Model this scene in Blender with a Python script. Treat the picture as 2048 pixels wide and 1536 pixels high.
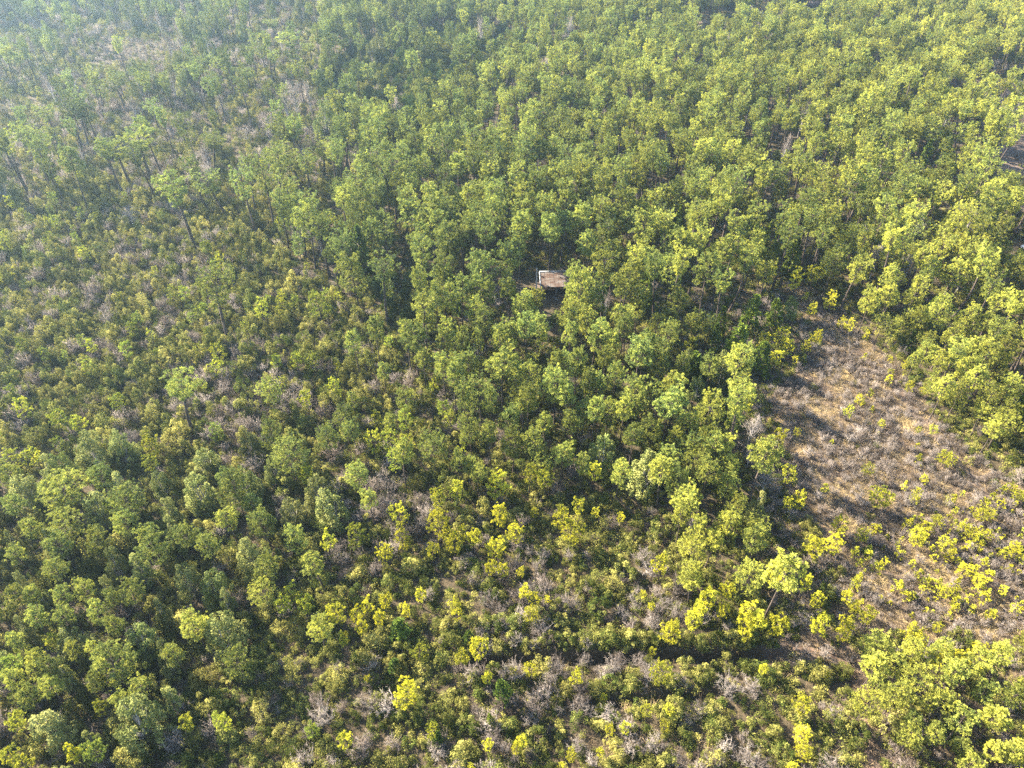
import bpy, math, random
import numpy as np
from mathutils import Vector

for o in list(bpy.data.objects):
    bpy.data.objects.remove(o)
scene = bpy.context.scene
root_col = scene.collection

# ------------------------------------------------------------------ camera, sky, sun, exposure
CAM_H, PITCH, FPX = 60.0, math.radians(40.2), 1420.0
cam_d = bpy.data.cameras.new('camera')
cam = bpy.data.objects.new('camera', cam_d)
root_col.objects.link(cam)
cam.location = (0, 0, CAM_H)
cam.rotation_euler = (math.pi / 2 - PITCH, 0, 0)
cam_d.sensor_width = 36.0
cam_d.lens = 36.0 * FPX / 2048.0
cam_d.clip_end = 4000
scene.camera = cam

SUN_EL, SUN_AZ = math.radians(31), math.radians(-60)      # azimuth measured from +Y towards +X
world = bpy.data.worlds.new('World')
scene.world = world
world.use_nodes = True
wn = world.node_tree
wn.nodes.clear()
sky = wn.nodes.new('ShaderNodeTexSky')
sky.sky_type = 'NISHITA'
sky.sun_disc = False
sky.sun_elevation = SUN_EL
sky.sun_rotation = SUN_AZ
sky.altitude = 50
bg = wn.nodes.new('ShaderNodeBackground')
bg.inputs['Strength'].default_value = 0.08
wo = wn.nodes.new('ShaderNodeOutputWorld')
wn.links.new(sky.outputs[0], bg.inputs['Color'])
wn.links.new(bg.outputs[0], wo.inputs['Surface'])

sun_d = bpy.data.lights.new('sun', 'SUN')
sun_d.energy = 5.0
sun_d.angle = math.radians(0.55)
sun_d.color = (1.0, 0.9, 0.74)
sun = bpy.data.objects.new('sun', sun_d)
root_col.objects.link(sun)
sv = Vector((math.sin(SUN_AZ) * math.cos(SUN_EL), math.cos(SUN_AZ) * math.cos(SUN_EL), math.sin(SUN_EL)))
sun.rotation_euler = sv.to_track_quat('Z', 'Y').to_euler()
sun.location = sv * 200

vs = scene.view_settings
vs.view_transform = 'Standard'
vs.look = 'None'
vs.exposure = 2.9
vs.gamma = 1.0
vs.use_curve_mapping = False
cy = scene.cycles
cy.max_bounces = 5
cy.diffuse_bounces = 3
cy.glossy_bounces = 1
cy.transmission_bounces = 3
cy.transparent_max_bounces = 4
cy.volume_bounces = 0
cy.use_denoising = False
cy.adaptive_threshold = 0.02
HAZE_DENSITY, HAZE_G, HAZE_COL = 0.00030, 0.64, (0.52, 0.77, 1.0)

# ------------------------------------------------------------------ geometry of the view
SP, CP = math.sin(PITCH), math.cos(PITCH)


def unproject(px, py, z=0.0):
    u, v = (px - 1024) / FPX, (768 - py) / FPX
    d = (u, CP + v * SP, -SP + v * CP)
    t = (z - CAM_H) / d[2]
    return d[0] * t, d[1] * t


def project(x, y, z):
    dz = z - CAM_H
    dep = y * CP - dz * SP
    up = y * SP + dz * CP
    return 1024 + FPX * x / dep, 768 - FPX * up / dep, dep


def inside(px, py, poly):
    c = False
    n = len(poly)
    j = n - 1
    for i in range(n):
        xi, yi = poly[i]
        xj, yj = poly[j]
        if (yi > py) != (yj > py) and px < (xj - xi) * (py - yi) / (yj - yi) + xi:
            c = not c
        j = i
    return c


def vnoise(x, y, seed=0):
    xi, yi = math.floor(x), math.floor(y)
    fx, fy = x - xi, y - yi
    fx, fy = fx * fx * (3 - 2 * fx), fy * fy * (3 - 2 * fy)

    def h(a, b):
        n = (a * 374761393 + b * 668265263 + seed * 974634777) & 0xffffffff
        n = ((n ^ (n >> 13)) * 1274126177) & 0xffffffff
        return ((n ^ (n >> 16)) & 0xffff) / 65535.0
    return ((h(xi, yi) * (1 - fx) + h(xi + 1, yi) * fx) * (1 - fy)
            + (h(xi, yi + 1) * (1 - fx) + h(xi + 1, yi + 1) * fx) * fy)


def fbm(x, y, seed=0):
    return (vnoise(x, y, seed) + 0.5 * vnoise(x * 2.1, y * 2.1, seed + 7) + 0.25 * vnoise(x * 4.3, y * 4.3, seed + 13)) / 1.75


# ground points of the photograph's zones, given where their ground shows
CLEARING = [(1560, 570), (1600, 565), (1690, 635), (1790, 735), (1865, 830), (1940, 915), (2100, 1020), (2140, 1290), (1900, 1292),
            (1740, 1278), (1690, 1190), (1630, 1080), (1595, 980), (1570, 880), (1535, 800), (1590, 740), (1640, 690)]
SAPLINGS = [(1690, 1080), (1800, 1050), (1920, 1010), (2110, 960), (2140, 1235), (1820, 1250), (1720, 1190)]
CORNER = [(1720, 1330), (1850, 1315), (2200, 1310), (2650, 2000), (1830, 2000), (1800, 1600), (1765, 1440)]
FRONT_SCRUB = [(560, 1150), (900, 1020), (1330, 1050), (1500, 1250), (1640, 1290), (1700, 1340), (1740, 1620), (1760, 2000), (100, 2000), (240, 1620), (330, 1430), (480, 1300)]
LOW_LEFT = [(-300, 960), (560, 905), (700, 1080), (560, 1290), (400, 1400), (240, 1620), (100, 2000), (-600, 2000)]
LEFT_SCRUB = [(-400, 440), (330, 430), (560, 500), (760, 660), (860, 720), (760, 860), (640, 960), (300, 970), (-400, 970)]
MID_MIX = [(640, 960), (760, 860), (860, 760), (980, 900), (1100, 990), (1400, 1060), (1330, 1060), (900, 1030), (560, 1150)]
EDGE = [(1420, 700), (1450, 640), (1540, 600), (1585, 597), (1640, 690), (1590, 740), (1536, 800), (1572, 880), (1597, 980), (1632, 1080), (1692, 1190), (1742, 1279), (1640, 1292), (1540, 1250), (1520, 1150), (1500, 980), (1480, 830)]
STAND = [(760, 660), (1070, 640), (1300, 650), (1420, 700), (1480, 830), (1500, 980), (1520, 1150), (1540, 1250), (1500, 1250),
         (1400, 1060), (1100, 990), (980, 900), (860, 760)]
UPPER_LEFT = [(-500, 60), (660, 60), (640, 230), (700, 330), (640, 470), (560, 500), (330, 430), (-500, 440)]
VINES = [(640, 150), (760, 85), (1000, 65), (1060, 120), (930, 235), (820, 290), (650, 285)]
OPEN = [(190, 84), (330, 80), (350, 128), (180, 134)]
GAP = [(735, 560), (850, 560), (850, 690), (745, 690)]
YARD = [(1060, 560), (1180, 560), (1200, 610), (1070, 615)]
EAST_PATH = [(1990, 265), (2160, 205), (2300, 430), (2070, 430), (2000, 395)]
EAST_PATCH = [(1930, 160), (2090, 160), (2090, 225), (1945, 225)]
TRACK_PX = [(1560, 1292), (1640, 1300), (1700, 1320), (1735, 1390), (1728, 1450), (1745, 1545), (1770, 1640)]
TRACK = [unproject(*p) for p in TRACK_PX]
PATH_N = [unproject(*p) for p in [(1640, 620), (1700, 690), (1800, 790), (1880, 890), (1975, 990), (2080, 1090)]]
DITCH = [unproject(*p) for p in [(950, 1320), (1000, 1318), (1250, 1312), (1560, 1312)]]
DITCH2 = [unproject(*p) for p in [(1180, 1402), (1300, 1398), (1430, 1385)]]


def seg_dist(x, y, line):
    best = 1e9
    for (ax, ay), (bx, by) in zip(line, line[1:]):
        dx, dy = bx - ax, by - ay
        t = max(0, min(1, ((x - ax) * dx + (y - ay) * dy) / (dx * dx + dy * dy)))
        best = min(best, math.hypot(x - ax - t * dx, y - ay - t * dy))
    return best


def ground_z(x, y):
    z = 0.35 * (fbm(x / 9, y / 9, 3) - 0.5) + 0.5 * (vnoise(x / 40, y / 40, 5) - 0.5)
    if 20 < y < 45 and -25 < x < 35:
        for ln, w, dep in ((DITCH, 0.85, 1.5), (DITCH2, 0.7, 1.1)):
            d = seg_dist(x, y, ln)
            if d < w:
                z -= dep * (0.5 + 0.5 * math.cos(math.pi * d / w))
    return z


# ------------------------------------------------------------------ materials
def mat_new(name):
    m = bpy.data.materials.new(name)
    m.use_nodes = True
    m.node_tree.nodes.clear()
    return m, m.node_tree.nodes, m.node_tree.links


def leaf_material(name, green, yellow, transl=0.35, gloss=0.04, gloss_rough=0.45, hue_rand=0.75):
    """thin leaf: colour from the plant's own tint, its clump's own shade and chance"""
    m, N, L = mat_new(name)
    tint = N.new('ShaderNodeAttribute'); tint.attribute_type = 'INSTANCER'; tint.attribute_name = 'tint'
    var = N.new('ShaderNodeAttribute'); var.attribute_type = 'GEOMETRY'; var.attribute_name = 'var'
    info = N.new('ShaderNodeObjectInfo')
    add = N.new('ShaderNodeMath'); add.operation = 'MULTIPLY_ADD'
    L.new(var.outputs['Fac'], add.inputs[0]); add.inputs[1].default_value = 0.75
    L.new(tint.outputs['Fac'], add.inputs[2])
    sub = N.new('ShaderNodeMath'); sub.operation = 'SUBTRACT'; sub.use_clamp = True
    L.new(add.outputs[0], sub.inputs[0]); sub.inputs[1].default_value = 0.36
    mix = N.new('ShaderNodeMix'); mix.data_type = 'RGBA'
    mix.inputs['A'].default_value = (*green, 1); mix.inputs['B'].default_value = (*yellow, 1)
    L.new(sub.outputs[0], mix.inputs['Factor'])
    val = N.new('ShaderNodeMath'); val.operation = 'MULTIPLY_ADD'
    L.new(info.outputs['Random'], val.inputs[0]); val.inputs[1].default_value = hue_rand; val.inputs[2].default_value = 1.0 - hue_rand / 2
    val2 = N.new('ShaderNodeMath'); val2.operation = 'MULTIPLY_ADD'
    L.new(var.outputs['Fac'], val2.inputs[0]); val2.inputs[1].default_value = 0.5; val2.inputs[2].default_value = 0.75
    val3 = N.new('ShaderNodeMath'); val3.operation = 'MULTIPLY'
    L.new(val.outputs[0], val3.inputs[0]); L.new(val2.outputs[0], val3.inputs[1])
    hsv = N.new('ShaderNodeHueSaturation')
    L.new(mix.outputs['Result'], hsv.inputs['Color']); L.new(val3.outputs[0], hsv.inputs['Value'])
    dif = N.new('ShaderNodeBsdfDiffuse'); tr = N.new('ShaderNodeBsdfTranslucent')
    L.new(hsv.outputs[0], dif.inputs['Color']); L.new(hsv.outputs[0], tr.inputs['Color'])
    ms = N.new('ShaderNodeMixShader'); ms.inputs[0].default_value = transl
    L.new(dif.outputs[0], ms.inputs[1]); L.new(tr.outputs[0], ms.inputs[2])
    out = N.new('ShaderNodeOutputMaterial')
    last = ms
    if gloss:
        gl = N.new('ShaderNodeBsdfGlossy'); gl.inputs['Roughness'].default_value = gloss_rough
        gl.inputs['Color'].default_value = (1, 1, 1, 1)
        last = N.new('ShaderNodeMixShader'); last.inputs[0].default_value = gloss
        L.new(ms.outputs[0], last.inputs[1]); L.new(gl.outputs[0], last.inputs[2])
    L.new(last.outputs[0], out.inputs['Surface'])
    return m


def rough_material(name, stops, scale=3.0, detail=6.0, bump=0.2, rough=0.9, stretch=(1, 1, 1), rand=0.0):
    m, N, L = mat_new(name)
    tc = N.new('ShaderNodeTexCoord'); mp = N.new('ShaderNodeMapping'); mp.inputs['Scale'].default_value = stretch
    L.new(tc.outputs['Object'], mp.inputs[0])
    nz = N.new('ShaderNodeTexNoise'); nz.inputs['Scale'].default_value = scale; nz.inputs['Detail'].default_value = detail
    nz.inputs['Roughness'].default_value = 0.65
    L.new(mp.outputs[0], nz.inputs['Vector'])
    cr = N.new('ShaderNodeValToRGB')
    el = cr.color_ramp.elements
    while len(el) < len(stops):
        el.new(0.5)
    for e, (p, c) in zip(el, stops):
        e.position = p; e.color = (*c, 1)
    L.new(nz.outputs[0], cr.inputs[0])
    bs = N.new('ShaderNodeBsdfPrincipled')
    bs.inputs['Roughness'].default_value = rough
    bs.inputs['Specular IOR Level'].default_value = 0.2
    col = cr.outputs[0]
    if rand:
        info = N.new('ShaderNodeObjectInfo')
        v = N.new('ShaderNodeMath'); v.operation = 'MULTIPLY_ADD'; v.inputs[1].default_value = rand; v.inputs[2].default_value = 1 - rand / 2
        L.new(info.outputs['Random'], v.inputs[0])
        h = N.new('ShaderNodeHueSaturation'); L.new(col, h.inputs['Color']); L.new(v.outputs[0], h.inputs['Value'])
        col = h.outputs[0]
    L.new(col, bs.inputs['Base Color'])
    bp = N.new('ShaderNodeBump'); bp.inputs['Strength'].default_value = bump; bp.inputs['Distance'].default_value = 0.1
    L.new(nz.outputs[0], bp.inputs['Height']); L.new(bp.outputs[0], bs.inputs['Normal'])
    out = N.new('ShaderNodeOutputMaterial'); L.new(bs.outputs[0], out.inputs['Surface'])
    return m


M_NEEDLE = leaf_material('pine_needles', (0.172, 0.222, 0.062), (0.385, 0.372, 0.062), 0.26, 0.0)
M_YOUNG = leaf_material('young_pine_needles', (0.210, 0.262, 0.046), (0.480, 0.442, 0.036), 0.26, 0.0)
M_CEDAR = leaf_material('cedar_sprays', (0.070, 0.118, 0.026), (0.200, 0.240, 0.032), 0.30, 0.0)
M_BAY = leaf_material('bay_leaves', (0.100, 0.135, 0.036), (0.240, 0.235, 0.075), 0.25, 0.0, 0.5)
M_EVER = leaf_material('evergreen_shrub_leaves', (0.070, 0.092, 0.020), (0.290, 0.262, 0.070), 0.32, 0.0, 0.5)
M_VINE = leaf_material('vine_leaves', (0.034, 0.066, 0.016), (0.190, 0.175, 0.035), 0.25, 0.0, 0.5)
M_GRASS = leaf_material('dry_grass_blades', (0.200, 0.145, 0.098), (0.42, 0.325, 0.16), 0.30, 0.0)
M_TWIG = leaf_material('bare_twigs', (0.100, 0.076, 0.060), (0.235, 0.203, 0.176), 0.0, 0.0)
M_BARK = rough_material('pine_bark', [(0.3, (0.03, 0.023, 0.018)), (0.55, (0.07, 0.053, 0.042)), (0.75, (0.14, 0.11, 0.09))], 4, 6, 0.5, 0.9, (1, 1, 0.25), 0.5)
M_GREYBARK = rough_material('grey_bark', [(0.3, (0.22, 0.20, 0.19)), (0.7, (0.48, 0.45, 0.43))], 5, 5, 0.4, 0.9, (1, 1, 0.3), 0.3)


def ground_material():
    m, N, L = mat_new('forest_floor')
    tc = N.new('ShaderNodeTexCoord')
    at = N.new('ShaderNodeAttribute'); at.attribute_name = 'field'
    n1 = N.new('ShaderNodeTexNoise'); n1.inputs['Scale'].default_value = 0.35; n1.inputs['Detail'].default_value = 10; n1.inputs['Roughness'].default_value = 0.7
    n2 = N.new('ShaderNodeTexNoise'); n2.inputs['Scale'].default_value = 4.0; n2.inputs['Detail'].default_value = 8; n2.inputs['Roughness'].default_value = 0.75
    L.new(tc.outputs['Object'], n1.inputs['Vector']); L.new(tc.outputs['Object'], n2.inputs['Vector'])

    def ramp(stops, src):
        cr = N.new('ShaderNodeValToRGB'); el = cr.color_ramp.elements
        while len(el) < len(stops):
            el.new(0.5)
        for e, (p, c) in zip(el, stops):
            e.position = p; e.color = (*c, 1)
        L.new(src, cr.inputs[0])
        return cr.outputs[0]
    forest = ramp([(0.32, (0.03, 0.03, 0.016)), (0.5, (0.065, 0.05, 0.03)), (0.66, (0.11, 0.08, 0.05))], n2.outputs[0])
    field = ramp([(0.3, (0.055, 0.042, 0.034)), (0.48, (0.105, 0.080, 0.062)), (0.62, (0.175, 0.120, 0.082)), (0.75, (0.13, 0.085, 0.058))], n2.outputs[0])
    ad = N.new('ShaderNodeMath'); ad.operation = 'MULTIPLY_ADD'; ad.inputs[1].default_value = 0.8
    L.new(n1.outputs[0], ad.inputs[0]); L.new(at.outputs['Fac'], ad.inputs[2])
    mr = N.new('ShaderNodeMapRange'); mr.inputs['From Min'].default_value = 0.75; mr.inputs['From Max'].default_value = 1.0
    L.new(ad.outputs[0], mr.inputs['Value'])
    mx = N.new('ShaderNodeMix'); mx.data_type = 'RGBA'
    L.new(mr.outputs[0], mx.inputs['Factor']); L.new(forest, mx.inputs['A']); L.new(field, mx.inputs['B'])
    bs = N.new('ShaderNodeBsdfPrincipled'); bs.inputs['Roughness'].default_value = 0.95; bs.inputs['Specular IOR Level'].default_value = 0.1
    L.new(mx.outputs['Result'], bs.inputs['Base Color'])
    bp = N.new('ShaderNodeBump'); bp.inputs['Strength'].default_value = 0.6; bp.inputs['Distance'].default_value = 0.25
    L.new(n2.outputs[0], bp.inputs['Height']); L.new(bp.outputs[0], bs.inputs['Normal'])
    out = N.new('ShaderNodeOutputMaterial'); L.new(bs.outputs[0], out.inputs['Surface'])
    return m


# ------------------------------------------------------------------ mesh helpers
def mesh_from(name, verts, faces, mats, face_mat=None, var=None, smooth=False):
    """verts (n,3), faces (m,3) arrays of triangles; var one value per vertex"""
    verts = np.asarray(verts, dtype=np.float32); faces = np.asarray(faces, dtype=np.int32)
    me = bpy.data.meshes.new(name)
    me.vertices.add(len(verts)); me.vertices.foreach_set('co', verts.ravel())
    me.loops.add(faces.size); me.loops.foreach_set('vertex_index', faces.ravel())
    me.polygons.add(len(faces))
    me.polygons.foreach_set('loop_start', np.arange(0, faces.size, 3, dtype=np.int32))
    for m in mats:
        me.materials.append(m)
    if face_mat is not None:
        me.polygons.foreach_set('material_index', np.asarray(face_mat, dtype=np.int32))
    if smooth:
        me.polygons.foreach_set('use_smooth', np.ones(len(faces), dtype=bool))
    if var is not None:
        a = me.attributes.new('var', 'FLOAT', 'POINT'); a.data.foreach_set('value', np.asarray(var, dtype=np.float32))
    me.update(calc_edges=True)
    return me


def tube(path, radii, sides=6):
    """triangulated tapering tube along path"""
    path = np.asarray(path, float); n = len(path)
    V, F = [], []
    for i in range(n):
        t = path[min(i + 1, n - 1)] - path[max(i - 1, 0)]
        t /= np.linalg.norm(t) + 1e-9
        a = np.cross(t, (0.31, 0.92, 0.23)); a /= np.linalg.norm(a) + 1e-9
        b = np.cross(t, a)
        for k in range(sides):
            w = 2 * math.pi * k / sides
            V.append(path[i] + radii[i] * (math.cos(w) * a + math.sin(w) * b))
    for i in range(n - 1):
        for k in range(sides):
            p, q = i * sides + k, i * sides + (k + 1) % sides
            F.append((p, q, q + sides)); F.append((p, q + sides, p + sides))
    return np.array(V), np.array(F)


def merge(parts):
    V, F, o = [], [], 0
    for v, f in parts:
        V.append(v); F.append(f + o); o += len(v)
    return np.concatenate(V), np.concatenate(F)


def unit(v):
    return v / (np.linalg.norm(v, axis=-1, keepdims=True) + 1e-9)


def blades(rng, cen, out, blades_n, length, width, spread, var):
    """needle tufts: every centre gets a burst of slim triangles thrown outwards"""
    n = len(cen)
    c = np.repeat(cen, blades_n, 0); o = np.repeat(out, blades_n, 0); vv = np.repeat(var, blades_n)
    d = unit(rng.normal(size=c.shape) * spread + o)
    L = np.repeat(length, blades_n)[:, None] * rng.uniform(0.65, 1.1, (len(c), 1))
    side = unit(np.cross(d, rng.normal(size=c.shape)))
    base = c - d * L * 0.12
    w = width * rng.uniform(0.7, 1.2, (len(c), 1))
    mid = base + d * L * 0.66
    V = np.stack([base, mid + side * w, base + d * L, mid - side * w], 1).reshape(-1, 3)
    k = np.arange(len(c)) * 4
    F = np.concatenate([np.stack([k, k + 1, k + 2], 1), np.stack([k, k + 2, k + 3], 1)])
    v4 = np.repeat(np.clip(vv + rng.uniform(-0.12, 0.12, len(c)), 0, 1), 4)
    return V, F, v4


def leaves(rng, pos, nrm, length, width, var, tilt=0.7):
    n = len(pos)
    nn = unit(nrm + rng.normal(size=pos.shape) * tilt)
    t = unit(np.cross(nn, rng.normal(size=pos.shape)))
    s = np.cross(nn, t)
    L = length * rng.uniform(0.6, 1.2, (n, 1)); W = width * rng.uniform(0.7, 1.2, (n, 1))
    V = np.stack([pos - t * L * 0.5, pos + s * W, pos + t * L * 0.5, pos - s * W], 1).reshape(-1, 3)
    k = np.arange(n) * 4
    F = np.concatenate([np.stack([k, k + 1, k + 2], 1), np.stack([k, k + 2, k + 3], 1)])
    return V, F, np.repeat(var, 4)


# ------------------------------------------------------------------ plant prototypes
PROTO = {}      # key -> list of dicts (wood mesh, crown mesh, joined mesh, H, D)


def register(key, wood, crown, H, D, mats):
    (wv, wf), (cv, cf, var) = wood, crown
    i = len(PROTO.setdefault(key, []))
    wm = mesh_from(f'{key}_wood_{i}', wv, wf, [mats[0]], None, np.full(len(wv), 0.5), True)
    cm = mesh_from(f'{key}_crown_{i}', cv, cf, [mats[1]], None, var)
    jm = mesh_from(f'{key}_whole_{i}', np.concatenate([wv, cv]), np.concatenate([wf, cf + len(wv)]), list(mats),
                   np.concatenate([np.zeros(len(wf)), np.ones(len(cf))]), np.concatenate([np.full(len(wv), 0.5), var]))
    PROTO[key].append(dict(wood=wm, crown=cm, whole=jm, H=H, D=D))


def make_pine(key, seed, H, base, R, shape, nb, per, tr, bl, mats, width=0.028, trunk_k=1.0, side_bias=0.0, stubs=0):
    rng = np.random.default_rng(seed)
    lean = rng.normal(size=2) * 0.035 * H
    bend = rng.normal(size=2) * 0.02 * H

    def axis(t):
        return np.array([lean[0] * t * t + bend[0] * math.sin(3.1 * t), lean[1] * t * t + bend[1] * math.sin(3.1 * t), H * t])
    r0 = (0.011 * H + 0.02) * trunk_k
    ts = np.linspace(0, 0.97, 9)
    wood = [tube([axis(t) - (np.array([0, 0, 0.3]) if t == 0 else 0) for t in ts], [r0 * (1.25 if t == 0 else 1) * (1 - 0.85 * t) + 0.012 for t in ts], 6)]
    cen, out, ln, var = [], [], [], []
    for i in range(stubs):
        t = base * rng.uniform(0.35, 1.0); a = rng.uniform(0, 6.28); p = axis(t); l = rng.uniform(0.4, 1.3)
        q = p + np.array([math.cos(a) * l, math.sin(a) * l, rng.uniform(-0.2, 0.3)])
        wood.append(tube([p, q], [0.03, 0.008], 3))
    for i in range(nb):
        rel = (i + rng.uniform(0, 1)) / nb
        t = base + (0.99 - base) * rel
        if shape == 'round':
            rad = R * max(0.22, math.sin(math.pi * (0.20 + 0.74 * rel))) ** 0.75
        elif shape == 'dome':
            rad = R * (0.70 + 0.30 * min(1, rel / 0.25) if rel < 0.25 else math.sqrt(max(0.03, 1 - ((rel - 0.25) / 0.76) ** 2)))
        elif shape == 'flat':
            rad = R * (0.42 + 0.58 * min(1, rel / 0.6)) * (1.0 if rel < 0.8 else 1 - 1.9 * (rel - 0.8))
        elif shape == 'cone':
            rad = R * (1.03 - 0.9 * rel)
        else:
            rad = R * (0.75 + 0.35 * math.sin(3 * rel)) * (1 - 0.6 * max(0, rel - 0.55) / 0.45)
        rad *= rng.uniform(0.62, 1.18)
        a = i * 2.39996 + rng.normal() * 0.5
        el = math.radians(rng.uniform(2, 24) + 42 * rel ** 2)
        d = np.array([math.cos(a) * math.cos(el), math.sin(a) * math.cos(el), math.sin(el)])
        p = axis(t); L = rad / max(0.45, math.cos(el))
        end = p + d * L
        m = p + d * L * 0.5 - np.array([0, 0, 0.05 * L])
        br = 0.016 + 0.012 * L
        wood.append(tube([p, m, end], [br, br * 0.7, 0.01], 3))
        side = np.array([-math.sin(a), math.cos(a), 0])
        shade = rng.uniform(0.2, 0.8)
        npt = max(2, int(per * (0.45 + 0.55 * rad / R)))
        for k in range(npt):
            s = 1.0 if k == 0 else rng.uniform(0.12, 1.02) ** 0.5
            off = rng.normal() * 0.24 * L * (0.35 + 0.65 * (1.1 - abs(s - 0.6)))
            c = p + d * L * s + side * (0 if k == 0 else off) + np.array([0, 0, rng.normal() * 0.10 * L + 0.05 * tr])
            cen.append(c); out.append(unit(d * 0.8 + side * np.sign(off) * 0.35 + np.array([0, 0, 0.75])))
            ln.append(tr * rng.uniform(0.7, 1.25)); var.append(np.clip(shade + rng.normal() * 0.2, 0, 1))
            if k and rng.uniform() < 0.35:
                wood.append(tube([p + d * L * s * 0.85, c], [0.016, 0.006], 3))
    for k in range(5):
        cen.append(axis(0.985) + rng.normal(size=3) * 0.12 * tr + np.array([0, 0, 0.2 * tr])); out.append(np.array([0, 0, 1.0])); ln.append(tr); var.append(0.6)
    cen, out, ln, var = np.array(cen), np.array(out), np.array(ln), np.array(var)
    crown = blades(rng, cen, out, bl, ln, width, 0.75, var)
    ext = np.percentile(np.hypot(crown[0][:, 0] - axis(0.75)[0], crown[0][:, 1] - axis(0.75)[1]), 96)
    register(key, merge(wood), crown, float(np.percentile(crown[0][:, 2], 99.5)), 2 * float(ext), mats)


def make_broad(key, seed, H, D, base, lobes, per, ll, lw, mats, stems=1, lobe_r=0.16, upright=0.4, tall=1.1, ragged=0.5):
    """leafy plant of many uneven sprays: wide and ragged for shrubs, heaped for trees"""
    rng = np.random.default_rng(seed)
    wood, P, Nn, var = [], [], [], []
    sq_xy = np.array([rng.uniform(0.8, 1.15), rng.uniform(0.8, 1.15)])
    for i in range(lobes):
        q = math.sqrt(rng.uniform(0.0, 1.0)); a = rng.uniform(0, 6.283)
        lr = D * lobe_r * rng.uniform(0.55, 1.35)
        xy = np.array([math.cos(a), math.sin(a)]) * q * (D / 2 - lr * 0.6) * sq_xy
        roof = H * (1 - 0.62 * q ** 2.2) * (1 - ragged * rng.uniform(0, 1) ** 2.2)
        z = roof - lr * 0.8 if rng.uniform() < 0.6 else rng.uniform(H * base + lr * 0.3, max(H * base + lr * 0.4, roof))
        c = np.array([xy[0], xy[1], max(lr * 0.3, z)])
        foot = np.array([rng.normal() * 0.08 * D * (stems > 1), rng.normal() * 0.08 * D * (stems > 1), -0.1])
        m = foot * 0.4 + c * 0.6 * np.array([0.6, 0.6, 0.9]); m[2] = max(m[2], 0.1)
        if i % 2 == 0:
            wood.append(tube([foot, m, c], [0.012 + 0.006 * H, 0.010 + 0.003 * H, 0.006], 3))
        n = int(per * (lr / (D * lobe_r)) ** 2)
        d = unit(rng.normal(size=(n, 3)) + np.array([0, 0, 0.35]))
        sq = np.array([1, 1, tall * rng.uniform(0.7, 1.4)])
        P.append(c + d * sq * lr * rng.uniform(0.35, 1.12, (n, 1)) ** 0.6)
        Nn.append(d * 0.7 + np.array([0, 0, upright]))
        sh = rng.uniform(0.05, 0.95)
        var.append(np.clip(sh + rng.normal(size=n) * 0.18, 0, 1))
    if stems == 1:
        wood.append(tube([np.array([0, 0, -0.3]), np.array([0.04 * H, 0.02 * H, H * 0.4]), np.array([0.02, 0.05 * H, H * 0.85])], [0.016 * H, 0.011 * H, 0.01], 5))
    P = np.concatenate(P)
    register(key, merge(wood), leaves(rng, P, np.concatenate(Nn), ll, lw, np.concatenate(var)), float(P[:, 2].max()), D, mats)


def make_bare(key, seed, H, D, stems, sub, subsub, w, mats, trunk=False):
    rng = np.random.default_rng(seed)
    wood, A, B, W, var = [], [], [], [], []

    def add(p, q, wd, s):
        A.append(p); B.append(q); W.append(wd); var.append(np.clip(s + rng.normal() * 0.15, 0, 1))
    for i in range(stems):
        a = rng.uniform(0, 6.28); sp = rng.uniform(0.1, 1.0)
        if trunk:
            p0 = np.array([0, 0, H * rng.uniform(0.15, 0.75)])
        else:
            p0 = np.array([rng.normal() * 0.10 * D, rng.normal() * 0.10 * D, -0.05])
        top = np.array([math.cos(a) * sp * D / 2, math.sin(a) * sp * D / 2, (H if not trunk else H * rng.uniform(0.75, 1.02)) * (1 - 0.45 * sp * sp) * rng.uniform(0.75, 1.08)])
        if trunk:
            top[2] = max(top[2], p0[2] + 0.12 * H)
        m = p0 * 0.45 + top * 0.55 + np.array([rng.normal() * 0.06 * D, rng.normal() * 0.06 * D, 0.06 * H])
        r = (0.010 + 0.0035 * H)
        wood.append(tube([p0, m, top], [r, r * 0.7, 0.006], 3))
        s = rng.uniform(0.1, 0.9)
        for j in range(sub):
            u = rng.uniform(0.25, 0.98)
            q0 = (p0 * (1 - u / 0.55) + m * (u / 0.55)) if u < 0.55 else (m * (1 - (u - 0.55) / 0.45) + top * ((u - 0.55) / 0.45))
            d = unit(unit(top - p0) * 0.8 + rng.normal(size=3) * 0.6 + np.array([0, 0, 0.25]))
            l = D * rng.uniform(0.12, 0.30)
            q1 = q0 + d * l
            add(q0, q1, w * 1.3, s)
            for k in range(subsub):
                v = rng.uniform(0.2, 1.0)
                e0 = q0 + (q1 - q0) * v
                d2 = unit(d + rng.normal(size=3) * 0.75)
                add(e0, e0 + d2 * l * rng.uniform(0.3, 0.7), w, s)
    if trunk:
        wood.append(tube([np.array([0, 0, -0.3]), np.array([0.03 * H, 0, H * 0.45]), np.array([0, 0.04 * H, H * 0.93])], [0.014 * H, 0.010 * H, 0.01], 5))
    A, B, W = np.array(A), np.array(B), np.array(W)[:, None]
    d = unit(B - A)
    s1 = unit(np.cross(d, rng.normal(size=A.shape))); s2 = np.cross(d, s1)
    V = np.stack([A + s1 * W, A - s1 * 0.5 * W + s2 * 0.87 * W, A - s1 * 0.5 * W - s2 * 0.87 * W, B], 1).reshape(-1, 3)
    k = np.arange(len(A)) * 4
    F = np.concatenate([np.stack([k, k + 1, k + 3], 1), np.stack([k + 1, k + 2, k + 3], 1), np.stack([k + 2, k, k + 3], 1)])
    register(key, merge(wood), (V, F, np.repeat(np.array(var), 4)), H, D, mats)


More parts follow.
